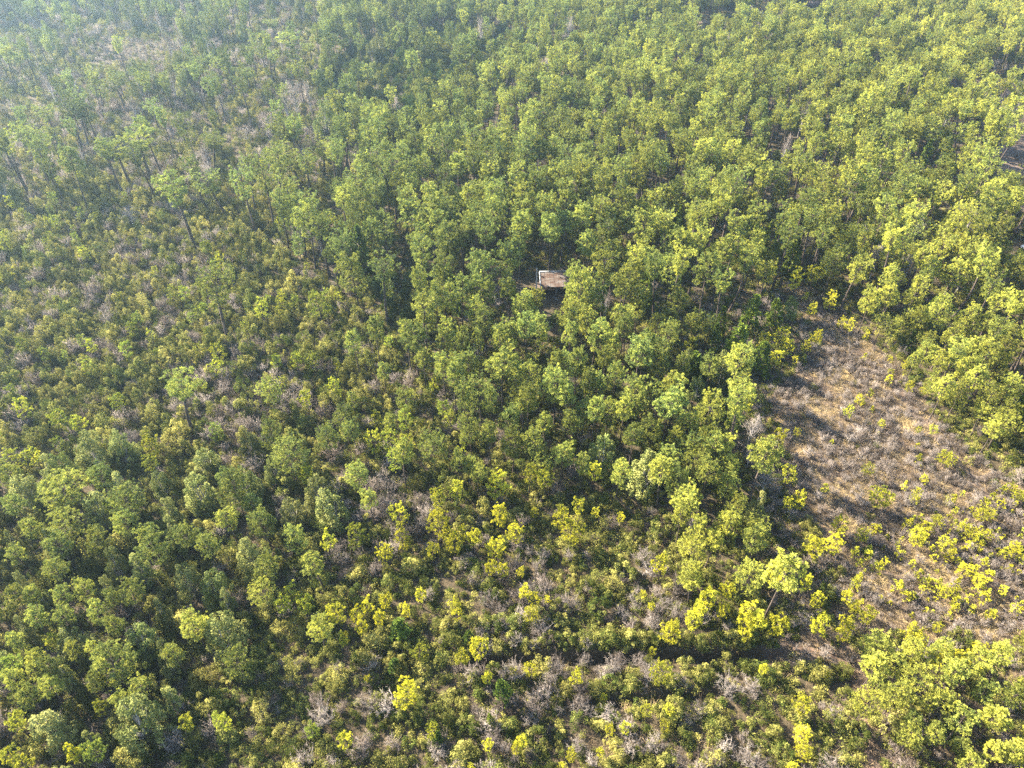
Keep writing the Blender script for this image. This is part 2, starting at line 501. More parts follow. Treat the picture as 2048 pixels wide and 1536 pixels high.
def make_grass(key, seed, R, H, n, w, mats):
    rng = np.random.default_rng(seed)
    p = np.concatenate([rng.normal(size=(n, 2)) * R * 0.45, np.zeros((n, 1)) - 0.03], 1)
    d = unit(np.concatenate([rng.normal(size=(n, 2)) * 0.65 + p[:, :2] / R * 0.7, np.ones((n, 1))], 1))
    L = H * rng.uniform(0.45, 1.1, (n, 1))
    s = unit(np.cross(d, rng.normal(size=(n, 3)))) * w
    dr = np.concatenate([d[:, :2], np.zeros((n, 1))], 1)
    mid = p + d * L * 0.6
    tip = p + d * L + dr * L * 0.35 - np.array([0, 0, 0.12]) * L
    V = np.stack([p - s, p + s, mid + s * 0.8, mid - s * 0.8, tip], 1).reshape(-1, 3)
    k = np.arange(n) * 5
    F = np.concatenate([np.stack([k, k + 1, k + 2], 1), np.stack([k, k + 2, k + 3], 1), np.stack([k + 3, k + 2, k + 4], 1)])
    var = np.repeat(np.clip(rng.uniform(0.1, 0.9) + rng.normal(size=n) * 0.2, 0, 1), 5)
    register(key, tube([np.array([0, 0, -0.05]), np.array([0.02, 0, 0.12])], [0.02, 0.01], 3), (V, F, var), H, 2 * R, mats)


for i in range(5):
    make_pine('tall', 10 + i, 13.0, [0.68, 0.74, 0.64, 0.78, 0.70][i], [1.9, 1.8, 2.2, 2.1, 1.6][i], 'flat', 30, 15, 0.36, 22, (M_BARK, M_NEEDLE), width=0.029, stubs=9, trunk_k=1.7)
for i in range(6):
    make_pine('pine', 30 + i, [9.5, 9, 10, 9, 8.5, 9.5][i], [0.44, 0.50, 0.56, 0.42, 0.48, 0.54][i], [2.3, 2.5, 2.6, 2.1, 2.4, 2.2][i], 'dome', 44, 16, 0.33, 21, (M_BARK, M_NEEDLE), width=0.028, stubs=4)
for i in range(4):
    make_pine('pine', 40 + i, [9, 9.5, 8.5, 9][i], [0.60, 0.66, 0.62, 0.70][i], [1.55, 1.45, 1.65, 1.4][i], 'dome', 32, 12, 0.32, 21, (M_BARK, M_NEEDLE), width=0.028, stubs=6)
    make_pine('young', 60 + i, [4.4, 4.2, 4.8, 4][i], [0.50, 0.56, 0.48, 0.55][i], [0.82, 0.75, 0.85, 0.78][i], 'dome', 20, 7, 0.25, 20, (M_BARK, M_YOUNG), width=0.025, stubs=2)
for i in range(6):
    make_pine('young', 50 + i, [4.2, 4.6, 4.0, 5, 4.4, 3.8][i], [0.30, 0.35, 0.22, 0.36, 0.28, 0.2][i], [1.15, 1.3, 1.2, 1.25, 1.05, 1.2][i], 'dome', 28, 8, 0.26, 20, (M_BARK, M_YOUNG), width=0.025, stubs=2)
for i in range(4):
    make_pine('sapling', 70 + i, 1.6, 0.12, 0.5, 'cone' if i % 2 else 'round', 11, 3, 0.26, 14, (M_BARK, M_YOUNG), width=0.04)
for i in range(3):
    make_pine('cedar', 80 + i, [4.5, 4, 5][i], 0.04, [1.25, 1.2, 1.1][i], 'cone', 60, 8, 0.26, 12, (M_BARK, M_CEDAR), width=0.05)
for i in range(5):
    make_broad('bay', 90 + i, [6, 5.5, 6.5, 5, 6][i], [3.4, 3.2, 3.0, 3.4, 2.8][i], 0.18, 70, 80, 0.20, 0.050, (M_GREYBARK, M_BAY), lobe_r=0.095, tall=1.7, ragged=0.8)
for i in range(8):
    make_broad('ever', 110 + i, [1.9, 1.6, 2.1, 1.4, 1.8, 2.4, 1.2, 2.0][i], [2.3, 2.4, 2.0, 2.2, 1.9, 1.8, 2.4, 2.6][i], 0.02, [24, 20, 26, 18, 22, 24, 26, 30][i], 70, 0.135, 0.036, (M_TWIG, M_EVER), stems=5, lobe_r=0.13, tall=1.15, ragged=0.75)
for i in range(3):
    make_broad('vine', 130 + i, [3.6, 4.2, 3.2][i], [4.2, 3.8, 4.6][i], 0.0, 46, 110, 0.20, 0.06, (M_TWIG, M_VINE), stems=4, lobe_r=0.13, ragged=0.6)
for i in range(4):
    make_broad('low', 140 + i, [0.55, 0.45, 0.65, 0.5][i], [1.3, 1.4, 1.2, 1.5][i], 0.0, 14, 34, 0.13, 0.034, (M_TWIG, M_EVER), stems=3, lobe_r=0.17, ragged=0.7)
for i in range(5):
    make_bare('bare', 150 + i, [1.7, 1.5, 1.9, 1.4, 1.6][i], [2.2, 2.3, 2.0, 2.1, 1.9][i], 20, 6, 5, 0.010, (M_TWIG, M_TWIG))
for i in range(4):
    make_bare('weed', 160 + i, [0.7, 0.55, 0.8, 0.6][i], [1.0, 1.1, 0.9, 1.0][i], 14, 4, 4, 0.008, (M_TWIG, M_TWIG))
for i in range(3):
    make_bare('baretree', 170 + i, [8, 7, 9][i], [4.2, 4.0, 4.4][i], 26, 8, 6, 0.013, (M_GREYBARK, M_TWIG), trunk=True)
for i in range(5):
    make_grass('grass', 180 + i, 0.45, [0.55, 0.7, 0.6, 0.8, 0.5][i], 55, 0.012, (M_GRASS, M_GRASS))


# ------------------------------------------------------------------ the setting
def finish(o, label=None, cat=None, group=None, kind=None):
    if label: o['label'] = label
    if cat: o['category'] = cat
    if group: o['group'] = group
    if kind: o['kind'] = kind
    return o


def build_ground():
    xs = np.concatenate([[-690, -450, -330], np.arange(-260, 261, 2.0), [330, 450, 690]])
    ys = np.concatenate([[-690, -300, -60], np.arange(-10, 16, 0.8), np.arange(16, 40, 0.35), np.arange(40, 72, 0.8), np.arange(72, 360, 2.4), [450, 690]])
    V, A = [], []
    for y in ys:
        for x in xs:
            inner = -250 < x < 250 and 0 < y < 350
            V.append((x, y, ground_z(x, y) if inner else 0.0))
            f = 0.0
            if inner:
                px, py, _ = project(x, y, 0)
                if -200 < px < 2300:
                    for poly, v in ((CLEARING, 1), (EAST_PATH, 1), (EAST_PATCH, 0.9), (YARD, 0.6), (CORNER, 0.45), (EDGE, 0.5)):
                        if inside(px, py, poly):
                            f = max(f, v)
                    if inside(px, py, FRONT_SCRUB):
                        f = max(f, 0.15)
                    if y < 130 and seg_dist(x, y, TRACK) < 2.4:
                        f = max(f, 0.9)
            A.append(f)
    nx = len(xs)
    F = []
    for j in range(len(ys) - 1):
        for i in range(nx - 1):
            a = j * nx + i
            F.append((a, a + 1, a + nx + 1)); F.append((a, a + nx + 1, a + nx))
    me = mesh_from('ground', V, F, [ground_material()], smooth=True)
    at = me.attributes.new('field', 'FLOAT', 'POINT'); at.data.foreach_set('value', np.asarray(A, dtype=np.float32))
    o = bpy.data.objects.new('ground', me); root_col.objects.link(o)
    finish(o, 'sandy brown forest floor under the pines and scrub', 'ground', kind='structure')


build_ground()


def strip(name, line, width, mat, label, cat, seed):
    """a worn track lying on the ground, ragged edged"""
    pts = []
    for (ax, ay), (bx, by) in zip(line, line[1:]):
        n = max(2, int(math.hypot(bx - ax, by - ay) / 0.5))
        pts += [(ax + (bx - ax) * k / n, ay + (by - ay) * k / n) for k in range(n)]
    pts.append(line[-1])
    sm = [tuple(np.mean(pts[max(0, i - 4):i + 5], 0)) for i in range(len(pts))]
    V, F = [], []
    C = 7
    for i, (x, y) in enumerate(sm):
        x2, y2 = sm[min(i + 1, len(sm) - 1)]; x1, y1 = sm[max(i - 1, 0)]
        tx, ty = x2 - x1, y2 - y1
        l = math.hypot(tx, ty) or 1
        nx_, ny_ = -ty / l, tx / l
        wl = width * (0.6 + 0.8 * vnoise(i * 0.2, 0, seed)); wr = width * (0.6 + 0.8 * vnoise(i * 0.2, 9, seed))
        for c in range(C):
            t = c / (C - 1)
            s = -wl + (wl + wr) * t
            px, py = x + nx_ * s, y + ny_ * s
            V.append((px, py, ground_z(px, py) + (0.05 if 0 < c < C - 1 else -0.08)))
    for i in range(len(sm) - 1):
        for c in range(C - 1):
            a = i * C + c
            F.append((a, a + 1, a + C + 1)); F.append((a, a + C + 1, a + C))
    o = bpy.data.objects.new(name, mesh_from(name, V, F, [mat], smooth=True)); root_col.objects.link(o)
    return finish(o, label, cat, kind='structure')


M_DIRT = rough_material('reddish_dirt', [(0.3, (0.06, 0.038, 0.026)), (0.5, (0.12, 0.078, 0.054)), (0.68, (0.19, 0.13, 0.09))], 1.6, 10, 0.6, 0.95)
M_STRAW = rough_material('straw_litter', [(0.3, (0.13, 0.085, 0.05)), (0.5, (0.24, 0.17, 0.10)), (0.68, (0.34, 0.25, 0.14))], 2.2, 10, 0.6, 0.95, (1, 1, 1))
strip('dirt_track', TRACK, 0.30, M_DIRT, 'narrow reddish dirt track beside the yellow pines of the near corner', 'track', 21)

# ------------------------------------------------------------------ where the plants stand
rnd = random.Random(5)
TREES = []      # dicts: kind, x, y, H, D, tint, hand, label
GRID = {}


def occupy(x, y, r):
    GRID.setdefault((int(x // 4), int(y // 4)), []).append((x, y, r))


def free(x, y, r):
    gx, gy = int(x // 4), int(y // 4)
    for i in range(gx - 1, gx + 2):
        for j in range(gy - 1, gy + 2):
            for (a, b, q) in GRID.get((i, j), ()):
                if (a - x) ** 2 + (b - y) ** 2 < (r + q) ** 2:
                    return False
    return True


def plant(kind, x, y, H, D, tint, hand=False, label=None, lean=None):
    TREES.append(dict(kind=kind, x=x, y=y, H=H, D=D, tint=tint, hand=hand, label=label, lean=lean))


def top_at(kind, px, py, wpx, H, tint, label=None, grow=0.88):
    """a plant whose crown top shows at a spot of the photograph, given its height in metres"""
    x, y = unproject(px, py, H)
    dep = project(x, y, H * 0.75)[2]
    D = wpx * dep / FPX * grow
    plant(kind, x, y, H, D, tint, True, label)
    if kind not in ('ever', 'bare'):
        occupy(x, y, 0.36 * D)


def tile(kind, x0, y0, k, rows, H, tint):
    """rows of (zx, zy, width[, height[, tint[, label]]]) read off an enlarged part of the photograph"""
    for r in rows:
        h = r[3] if len(r) > 3 and r[3] else H
        t = r[4] if len(r) > 4 and r[4] is not None else tint
        top_at(kind, x0 + r[0] * k, y0 + r[1] * k, r[2] * k, h * rnd.uniform(0.93, 1.07), t + rnd.uniform(-0.12, 0.12), r[5] if len(r) > 5 else None)


K, K2 = 700 / 2048, 700 / 2044
# --- middle of the photograph: the stand round and below the shed
tile('pine', 680, 500, K, [
    (1410, 95, 225, 11.5, 0.45, 'broad domed pine hiding the end of the rusty shed roof'), (1690, 55, 215, 12.5, 0.45, 'tallest domed pine beside the broad pine that hides the shed'),
    (950, 580, 230, 10, 0.3, 'wide round green pine in the middle of the central stand'), (530, 1075, 210, 7.5, 0.25, 'full round green pine at the open lower edge of the central stand'),
    (350, 1120, 130, 7, 0.4), (740, 770, 125, 9, 0.45), (1270, 680, 210, 9.5), (1760, 740, 210, 9), (1970, 730, 140, 8, 0.7), (1850, 970, 190, 8), (1730, 1010, 140, 7.5),
    (700, 150, 130, 10), (790, 130, 110, 10), (770, 270, 130, 10), (1090, 370, 140, 10, 0.15), (690, 460, 100, 9), (1190, 470, 80, 7), (590, 470, 110, 9), (940, 440, 120, 9.5),
    (1260, 590, 110, 9), (1400, 580, 130, 9.5), (1500, 400, 160, 9.5), (1800, 490, 130, 9), (1930, 400, 160, 8), (1880, 575, 160, 9), (2020, 600, 100, 8), (1460, 700, 100, 8.5),
    (240, 670, 100, 6), (80, 470, 110, 8), (200, 390, 120, 8), (380, 420, 130, 8), (480, 580, 130, 7.5), (600, 600, 130, 9), (700, 620, 120, 9), (60, 830, 90, 6), (370, 810, 150, 6),
    (280, 970, 80, 4.5), (760, 960, 170, 8), (880, 1000, 110, 7.5), (1010, 1050, 180, 7.5), (1150, 1040, 160, 7.5), (1200, 950, 110, 8), (90, 1240, 170, 6.5), (160, 1400, 130, 6),
    (800, 1240, 120, 6), (700, 1180, 130, 6), (1640, 1240, 160, 7, 0.6), (1340, 790, 130, 9), (1110, 800, 150, 9), (1000, 900, 130, 8.5), (880, 810, 110, 8.5), (1500, 880, 120, 8.5), (1330, 960, 120, 8),
    (1680, 860, 120, 8.5, 0.55), (1030, 660, 110, 8), (820, 450, 90, 9), (660, 660, 110, 9), (1420, 1180, 100, 6.5), (1160, 240, 110, 7, 0.6), (990, 170, 120, 10), (870, 190, 110, 10), (1000, 110, 90, 10),
    (560, 190, 100, 10), (640, 190, 110, 10), (1560, 560, 110, 9), (1640, 640, 120, 9), (1700, 380, 120, 9), (1620, 470, 110, 9), (1340, 430, 110, 9), (1360, 340, 110, 9.5)], 8.5, 0.35)
tile('tall', 680, 500, K, [(230, 40, 200, 12, 0.1, 'tall narrow pale pine standing before the dark gap in the trees'), (460, 80, 120, 12), (600, 30, 120, 12), (1900, 10, 140, 12, 0.1)], 12, 0.25)
tile('young', 680, 500, K, [(680, 1355, 100, 4.5), (575, 1385, 105, 4.5), (920, 1280, 175, 5), (1110, 1250, 100, 5), (1190, 1280, 115, 5), (1345, 1110, 90, 4.5), (1495, 1240, 100, 5),
                            (495, 985, 55, 3), (330, 1470, 130, 4.5), (930, 1490, 80, 3.5), (1400, 1450, 90, 4)], 4.5, 0.55)
# --- upper left: slim pines over scrub; (top zx, zy, base zx, zy, crown width)
for a in [(200, 780, 330, 1090, 110), (240, 620, 340, 850, 110), (360, 540, 480, 860, 120), (480, 580, 580, 850, 110), (640, 450, 740, 650, 130), (800, 380, 870, 620, 100),
          (800, 740, 905, 1100, 170), (650, 810, 785, 1120, 150), (980, 1020, 1150, 1480, 170, 'lone flat-topped pine leaning over grey scrub, thick dark bare trunk'), (1180, 970, 1340, 1280, 160),
          (1390, 960, 1510, 1390, 130), (1520, 920, 1610, 1360, 120), (1230, 780, 1260, 980, 120), (1440, 880, 1500, 1250, 110), (1000, 640, 1105, 880, 90), (1080, 360, 1125, 550, 80),
          (1130, 380, 1185, 560, 80), (1180, 310, 1220, 520, 90), (1290, 310, 1310, 500, 80), (1520, 240, 1570, 460, 80), (1610, 290, 1620, 480, 70), (1690, 180, 1760, 420, 130), (1670, 280, 1740, 440, 90),
          (1920, 180, 1950, 400, 100), (1990, 230, 2020, 370, 90), (1820, 230, 1830, 380, 80), (1640, 650, 1690, 1000, 190), (1740, 720, 1820, 1000, 150), (1690, 860, 1780, 1150, 200), (1590, 880, 1650, 1180, 130),
          (960, 440, 990, 600, 70), (1880, 800, 1900, 1050, 140), (1990, 760, 2030, 980, 120), (1720, 1100, 1740, 1300, 130), (560, 480, 600, 660, 100), (430, 590, 520, 860, 100), (1340, 380, 1370, 520, 70),
          (1450, 400, 1470, 560, 80), (100, 300, 170, 460, 80), (290, 380, 330, 520, 80), (690, 400, 740, 600, 90), (870, 560, 940, 780, 90), (1800, 900, 1830, 1200, 120), (1600, 100, 1630, 260, 90)]:
    zx, zy, bx, by, w = a[:5]
    x, y = unproject(bx * K, by * K)
    tx, ty = zx * K, zy * K
    H = 12.0
    for _ in range(8):      # height and lean that carry the crown to where the photograph shows it
        X, Y = x, y
        v = (768 - ty) / FPX
        H = CAM_H + (v * Y * CP - Y * SP) / (CP + v * SP) if True else H
    H = max(6.0, min(17.0, H))
    u = (tx - 1024) / FPX
    dep = Y * CP - (H - CAM_H) * SP
    lx = u * dep - x
    lx = max(-2.5, min(2.5, lx))
    D = w * K * dep / FPX * 1.15
    plant('tall', x, y, H, D, rnd.uniform(0.05, 0.3) + (0.22 if zx > 1550 and 600 < zy < 900 else 0), True, a[5] if len(a) > 5 else None, lean=lx)
    occupy(x, y, 1.0)
# --- left scrub with its lone pines
for zx, zy, bx, by, w, lab in [(1230, 70, 1350, 560, 240, 'lone round-topped pine above the left scrub, trunk bare and leaning'), (1030, 710, 1130, 1080, 200, 'thin sparse lone pine in the left scrub, vine on its trunk')]:
    x, y = unproject(bx * K, 500 + by * K)
    v = (768 - (500 + zy * K)) / FPX
    H = CAM_H + (v * y * CP - y * SP) / (CP + v * SP)
    dep = y * CP - (H - CAM_H) * SP
    plant('tall', x, y, H, w * K * dep / FPX, 0.35, True, lab, lean=max(-2.5, min(2.5, (zx * K - 1024) / FPX * dep - x)))
    occupy(x, y, 1.0)
tile('pine', 0, 500, K, [(1330, 1300, 215, 7.5, 0.3, 'dense round-headed green pine at the lower edge of the left scrub'), (330, 1340, 300, 6.5), (1680, 1120, 270, 7), (1550, 760, 170, 6), (20, 1240, 160, 6.5), (1900, 1020, 150, 6), (2000, 920, 150, 6), (700, 1390, 230, 6.5)], 7, 0.35)
tile('young', 0, 500, K, [(1780, 830, 90), (300, 940, 110), (430, 970, 95), (650, 850, 95), (90, 870, 100), (1250, 540, 100), (1240, 640, 120, 3.5), (1510, 290, 110), (1640, 280, 120), (1850, 240, 150, 6, 0.2), (1720, 600, 90), (1810, 600, 100), (1940, 760, 110), (60, 1150, 130), (160, 1150, 100)], 4.2, 0.35)
tile('bay', 0, 500, K, [(480, 1080, 260, 6), (660, 1300, 200, 6), (1120, 1310, 220, 5.5), (240, 1200, 160, 5), (960, 1440, 150, 5), (1440, 1070, 170, 4), (1180, 1160, 180, 4)], 5, 0.5)
# --- lower left wood
tile('pine', 0, 1010, K2, [
    (150, 85, 130), (350, 65, 240), (530, 135, 175), (830, 115, 230, 7.5), (1070, 95, 160), (1200, 150, 160), (280, 315, 160), (60, 225, 120), (320, 485, 120), (730, 445, 170), (600, 495, 90), (510, 565, 130),
    (340, 585, 140), (640, 635, 120), (1690, 125, 155), (1830, 285, 160), (1520, 295, 165), (1510, 455, 200, 5.5, 0.55), (1840, 655, 165, 5.5, 0.65), (1090, 635, 180, 6, 0.6), (990, 815, 140, 5.5), (1360, 845, 190, 5.5, 0.4, 'pale upright fan-shaped pine standing alone in the near scrub'),
    (590, 875, 290, 6, 0.5), (550, 995, 115, 5), (430, 800, 110, 5.5, 0.65), (510, 795, 100, 5.5, 0.6), (180, 855, 120, 5.5, 0.6), (250, 895, 130, 5.5), (50, 755, 115, 5.5), (40, 965, 125, 5.5, 0.6), (150, 945, 115, 5.5, 0.6),
    (130, 1075, 140, 5.5, 0.5), (260, 1035, 140, 5.5), (780, 1015, 145, 5, 0.55), (690, 1095, 125, 5), (1300, 10, 160), (1500, 5, 170), (700, 20, 170), (450, 430, 130), (190, 600, 120), (60, 480, 130), (130, 500, 110)], 6, 0.4)
tile('young', 0, 1010, K2, [(1890, 165, 105), (1680, 465, 105), (1650, 535, 110), (1760, 545, 110), (1940, 585, 125), (1990, 740, 60), (550, 1130, 85), (60, 1235, 120, 4, 0.5), (400, 1405, 105, 4, 0.95, 'brightest yellow pine at the bottom edge, among the grey-green bays'),
                            (40, 1425, 120, 4), (110, 1470, 120, 4), (1070, 1245, 95, 3.5, 0.5), (1260, 1225, 105, 3, 0.1), (1820, 1285, 95, 3, 0.0), (2010, 1315, 110, 3.5, 0.6), (280, 760, 90), (1290, 1240, 80)], 4.2, 0.5)
tile('bay', 0, 1010, K2, [(610, 245, 160), (1050, 335, 195), (890, 555, 135), (1280, 475, 125), (180, 465, 140), (80, 385, 110), (90, 655, 125), (940, 870, 140, 4.5, 0.7), (480, 1325, 140, 4), (580, 405, 130), (1400, 200, 150, 4.5, 0.9), (300, 900, 110), (900, 800, 110), (960, 1060, 140, 4), (20, 150, 110), (960, 60, 150), (770, 280, 150), (250, 130, 140)], 5.2, 0.5)
# --- near scrub: small yellow pines
tile('young', 680, 1010, K2, [
    (80, 100, 140, 4.5, 0.3), (360, 135, 110), (250, 225, 120), (570, 25, 165, 5), (650, 150, 115), (710, 125, 80), (780, 145, 100), (530, 220, 95), (660, 185, 120), (930, 0, 120), (1025, 90, 125), (910, 190, 125), (1135, 15, 60, 2.5),
    (1320, 10, 130, 5), (1350, 75, 160, 5), (1500, 15, 60, 2.5), (1650, 40, 60, 2.5), (880, 325, 90), (955, 340, 90), (1060, 362, 60, 2.2), (1090, 465, 90), (1150, 508, 85), (1220, 528, 50, 2), (1110, 602, 100, 2.8),
    (670, 560, 105), (465, 478, 80), (250, 515, 95), (130, 550, 95), (70, 600, 85), (215, 605, 85), (375, 572, 75, 2.5), (110, 672, 85), (10, 735, 50), (1895, 305, 120, 4), (1775, 498, 50, 2), (1815, 570, 55, 2), (1945, 695, 145, 3.5),
    (1830, 792, 60, 2), (450, 805, 125, 3.5, 0.45), (800, 780, 130, 4.5), (715, 845, 100, 3.5), (1015, 943, 60, 2), (1115, 927, 95, 2.6), (855, 982, 75, 2.4), (1385, 970, 100, 2.8), (1545, 1063, 50, 2, 0.5),
    (365, 1035, 170, 4.5), (160, 988, 55, 2), (1890, 935, 155, 4, 0.6), (530, 1285, 110, 3, 0.5), (865, 1382, 75, 2.2), (1060, 1342, 85, 2.8), (1030, 1405, 75, 2.4), (1360, 1422, 80, 2.4), (1300, 1488, 50, 2), (1590, 1292, 70, 2.2),
    (1910, 1258, 75, 2.2), (1525, 1430, 60, 2), (770, 1515, 55, 2), (1670, 1265, 80, 2.6, 0.5), (1800, 1170, 90, 2.2, 0.6), (1930, 1170, 80, 2.2, 0.6)], 3.6, 0.85)
tile('cedar', 680, 1010, K2, [(960, 1015, 160, 4.5, 0.3, 'dark bushy evergreen in the near scrub, its long shadow beside it'), (340, 675, 190, 3, 0.4), (870, 1225, 75, 2.2, 0.9), (740, 740, 110, 2.5, 0.4), (310, 900, 120, 2.4, 0.2), (560, 1330, 110, 2.5, 0.3)], 3, 0.4)
# --- near corner on the right and the row of pines before the clearing
tile('pine', 1348, 1010, K2, [
    (480, 55, 195, 6), (330, 25, 165, 6.5), (170, 75, 125, 6.5), (60, 15, 125, 6.5), (120, 185, 210, 6), (240, 155, 130, 6), (110, 325, 165, 5.5), (130, 415, 140, 5), (460, 345, 200, 6), (1240, 785, 210, 6), (1450, 800, 190, 6.5), (1580, 785, 165, 6.5), (1200, 895, 175, 5.5),
    (1500, 985, 300, 6.5, 0.85, 'largest yellow-crowned pine of the cluster in the near corner'), (1350, 1045, 200, 6), (1820, 875, 190, 6, 0.5), (1990, 825, 150, 6), (1170, 1105, 205, 6, 0.85, 'yellow pine with pale leaning trunk at the end of the dirt track'), (1740, 1215, 180, 6, 0.5), (1920, 1195, 170, 6),
    (1780, 1475, 150, 5), (2000, 1425, 115, 5.5), (1620, 1100, 150, 5.5), (1680, 940, 150, 6, 0.4), (1330, 900, 150, 5.5, 0.6), (2030, 1050, 150, 6, 0.4), (1860, 1050, 150, 5.5, 0.3), (1560, 1300, 140, 5, 0.4), (1900, 1400, 130, 5), (1420, 1240, 130, 4.5, 0.3), (1700, 1380, 120, 4.5, 0.4)], 6, 0.7)
tile('young', 1348, 1010, K2, [
    (980, 75, 115, 4), (850, 205, 140, 3.5), (960, 165, 130, 3.5), (1120, 135, 95, 3), (1455, 155, 95, 3), (630, 340, 135, 5), (790, 402, 80, 4), (850, 510, 90, 4), (1030, 505, 75, 3), (1075, 565, 75, 3), (1150, 620, 110, 3.5), (870, 640, 130, 4), (1030, 665, 130, 4),
    (310, 465, 110, 4.5), (210, 485, 115, 4.5), (170, 560, 100, 4), (290, 575, 90, 3.5), (440, 565, 120, 4.5), (520, 625, 125, 4.5), (610, 655, 145, 4.5), (430, 665, 125, 4), (130, 635, 115, 4), (20, 690, 90, 3), (770, 1135, 125, 3), (770, 1305, 120, 2.6), (770, 1405, 125, 2.4),
    (890, 967, 45, 1.8), (530, 930, 60, 2.5), (1420, 690, 70, 2), (1340, 740, 60, 2), (1560, 690, 70, 2), (700, 1510, 70, 2)], 3.5, 0.8)
# --- the clearing and its edges
tile('young', 1348, 500, K, [
    (930, 245, 95, 3.5), (990, 395, 55, 2.2), (1040, 405, 75, 2.6), (1135, 475, 45, 1.8), (850, 465, 75, 3), (780, 525, 75, 3), (720, 617, 45, 2), (640, 1055, 100, 4, 0.85, 'yellow pine standing by itself in the shaded edge of the clearing'), (725, 1048, 50, 2), (1030, 915, 75, 2.4, 0.5), (695, 1255, 105, 3.5, 0.5),
    (755, 1415, 90, 3.2), (680, 1445, 75, 3), (1610, 1185, 120, 2.4, 0.5), (1150, 1255, 80, 2.4, 0.5), (1240, 1395, 165, 3.5, 0.6, 'broadest yellow sapling pine in the open middle of the clearing'), (1440, 1405, 75, 2.6), (1480, 1318, 50, 1.8), (1395, 768, 60, 2), (1480, 785, 75, 2.2), (1360, 648, 50, 1.8),
    (1280, 697, 50, 1.8, 0.6), (1530, 1028, 60, 1.8, 0.5), (1435, 1038, 45, 1.6, 0.5), (1225, 998, 45, 1.6, 0.5), (640, 450, 110, 4), (690, 520, 100, 3.5), (620, 590, 90, 3.5), (540, 480, 90, 4), (440, 838, 105, 4.5, 0.6), (270, 920, 60, 3), (820, 310, 70, 3), (880, 80, 90, 5), (740, 110, 100, 5), (830, 90, 90, 5), (570, 90, 90, 6)], 3.5, 0.8)
tile('pine', 1348, 500, K, [
    (1600, 575, 140), (1750, 615, 150), (1620, 745, 130), (1720, 755, 150), (1830, 685, 140), (1540, 720, 110, 5), (1240, 375, 95, 5.5), (1310, 395, 105, 5.5), (1400, 345, 115, 6), (1480, 335, 125, 6.5), (1520, 475, 105, 6), (1180, 225, 135, 7.5), (1290, 195, 150, 8), (1150, 25, 145, 8.5), (1300, 95, 125, 8.5),
    (1530, 35, 135, 8.5), (1700, 55, 175, 8.5), (1850, 115, 190, 8.5), (1940, 225, 150, 8.5), (1960, 955, 180, 6), (1900, 1005, 120, 5.5), (1450, 160, 140, 8), (1600, 260, 160, 8), (1750, 300, 160, 8), (1880, 380, 150, 8), (2000, 420, 150, 7.5), (1640, 420, 140, 7.5), (1800, 500, 150, 7.5), (1960, 580, 150, 7), (1900, 790, 150, 7), (2010, 730, 150, 7),
    (2000, 880, 140, 6.5), (100, 935, 170, 7.5, 0.5), (30, 735, 140, 8, 0.45), (130, 1180, 210, 7, 0.5), (330, 1205, 170, 6, 0.6), (80, 1395, 200, 7, 0.55), (20, 1040, 100, 7), (1840, 900, 110, 5.5), (1430, 600, 90, 5), (230, 0, 180, 11, 0.3), (560, 60, 140, 9)], 7, 0.62)
tile('cedar', 1348, 500, K, [(400, 430, 200, 6.5, 0.6), (480, 270, 150, 6, 0.7), (300, 340, 120, 6, 0.6), (540, 540, 170, 5.5, 0.4), (620, 290, 130, 5.5, 0.6), (260, 440, 120, 6, 0.4), (130, 600, 180, 5, 0.5), (420, 560, 160, 5, 0.3)], 5.5, 0.5)
tile('bay', 1348, 500, K, [(520, 1410, 130, 5.5, 0.8), (100, 590, 170, 5, 0.4), (700, 270, 110, 4.5, 0.3), (230, 840, 130, 4, 0.2), (150, 740, 130, 4, 0.2)], 5, 0.5)
tile('baretree', 1348, 500, K, [(480, 970, 150, 4.5, 0.9), (460, 1150, 130, 3.5, 0.9), (560, 1300, 180, 3.5, 0.7)], 4.5, 0.8)
tile('baretree', 1348, 0, K, [(320, 1230, 130, 7.5, 1.0, 'leafless whitish tree among the pines beyond the clearing'), (1760, 1230, 110, 5.5, 0.9), (1960, 1170, 90, 5, 0.8)], 6, 0.8)
tile('baretree', 680, 0, K, [(1350, 100, 130, 12, 0.7, 'pale leafless crown beyond the dark vine thicket'), (1220, 320, 170, 8, 0.6), (820, 105, 110, 9, 0.5), (930, 345, 90, 7, 0.5), (1290, 200, 90, 10, 0.6), (1740, 1140, 160, 7, 0.3), (330, 560, 90, 6, 0.6), (100, 860, 120, 6, 0.4)], 8, 0.5)
tile('baretree', 0, 0, K, [(1700, 480, 130, 9, 0.7), (1790, 470, 110, 9, 0.7), (1660, 540, 120, 8, 0.7), (1560, 660, 160, 6, 0.5), (1430, 730, 140, 5, 0.5), (740, 1210, 150, 5, 0.7), (760, 560, 120, 6, 0.5)], 8, 0.6)
# --- upper middle and right: the larger crowns that stand out
tile('pine', 680, 0, K, [(540, 725, 190, 13), (370, 795, 150, 11), (880, 1130, 200, 12), (1540, 1290, 210, 11.5), (1790, 1230, 200, 11.5), (560, 1240, 160, 12), (1060, 1240, 150, 12), (1230, 1250, 150, 12), (1420, 1190, 130, 11), (1690, 220, 140, 13), (1800, 315, 150, 12), (1540, 325, 120, 11), (1130, 420, 110, 11),
                            (850, 500, 100, 10), (740, 620, 110, 12), (1130, 580, 130, 12), (1890, 580, 130, 12), (1990, 570, 140, 12), (1480, 650, 120, 11), (1120, 660, 130, 11), (1050, 780, 130, 11), (1160, 810, 120, 11), (800, 880, 130, 11), (690, 900, 130, 11), (650, 1050, 130, 12), (510, 1060, 120, 12),
                            (1960, 1330, 190, 11), (1610, 1400, 130, 10), (1440, 1360, 130, 10.5), (270, 1310, 130, 8), (430, 1360, 100, 7)], 11, 0.28)
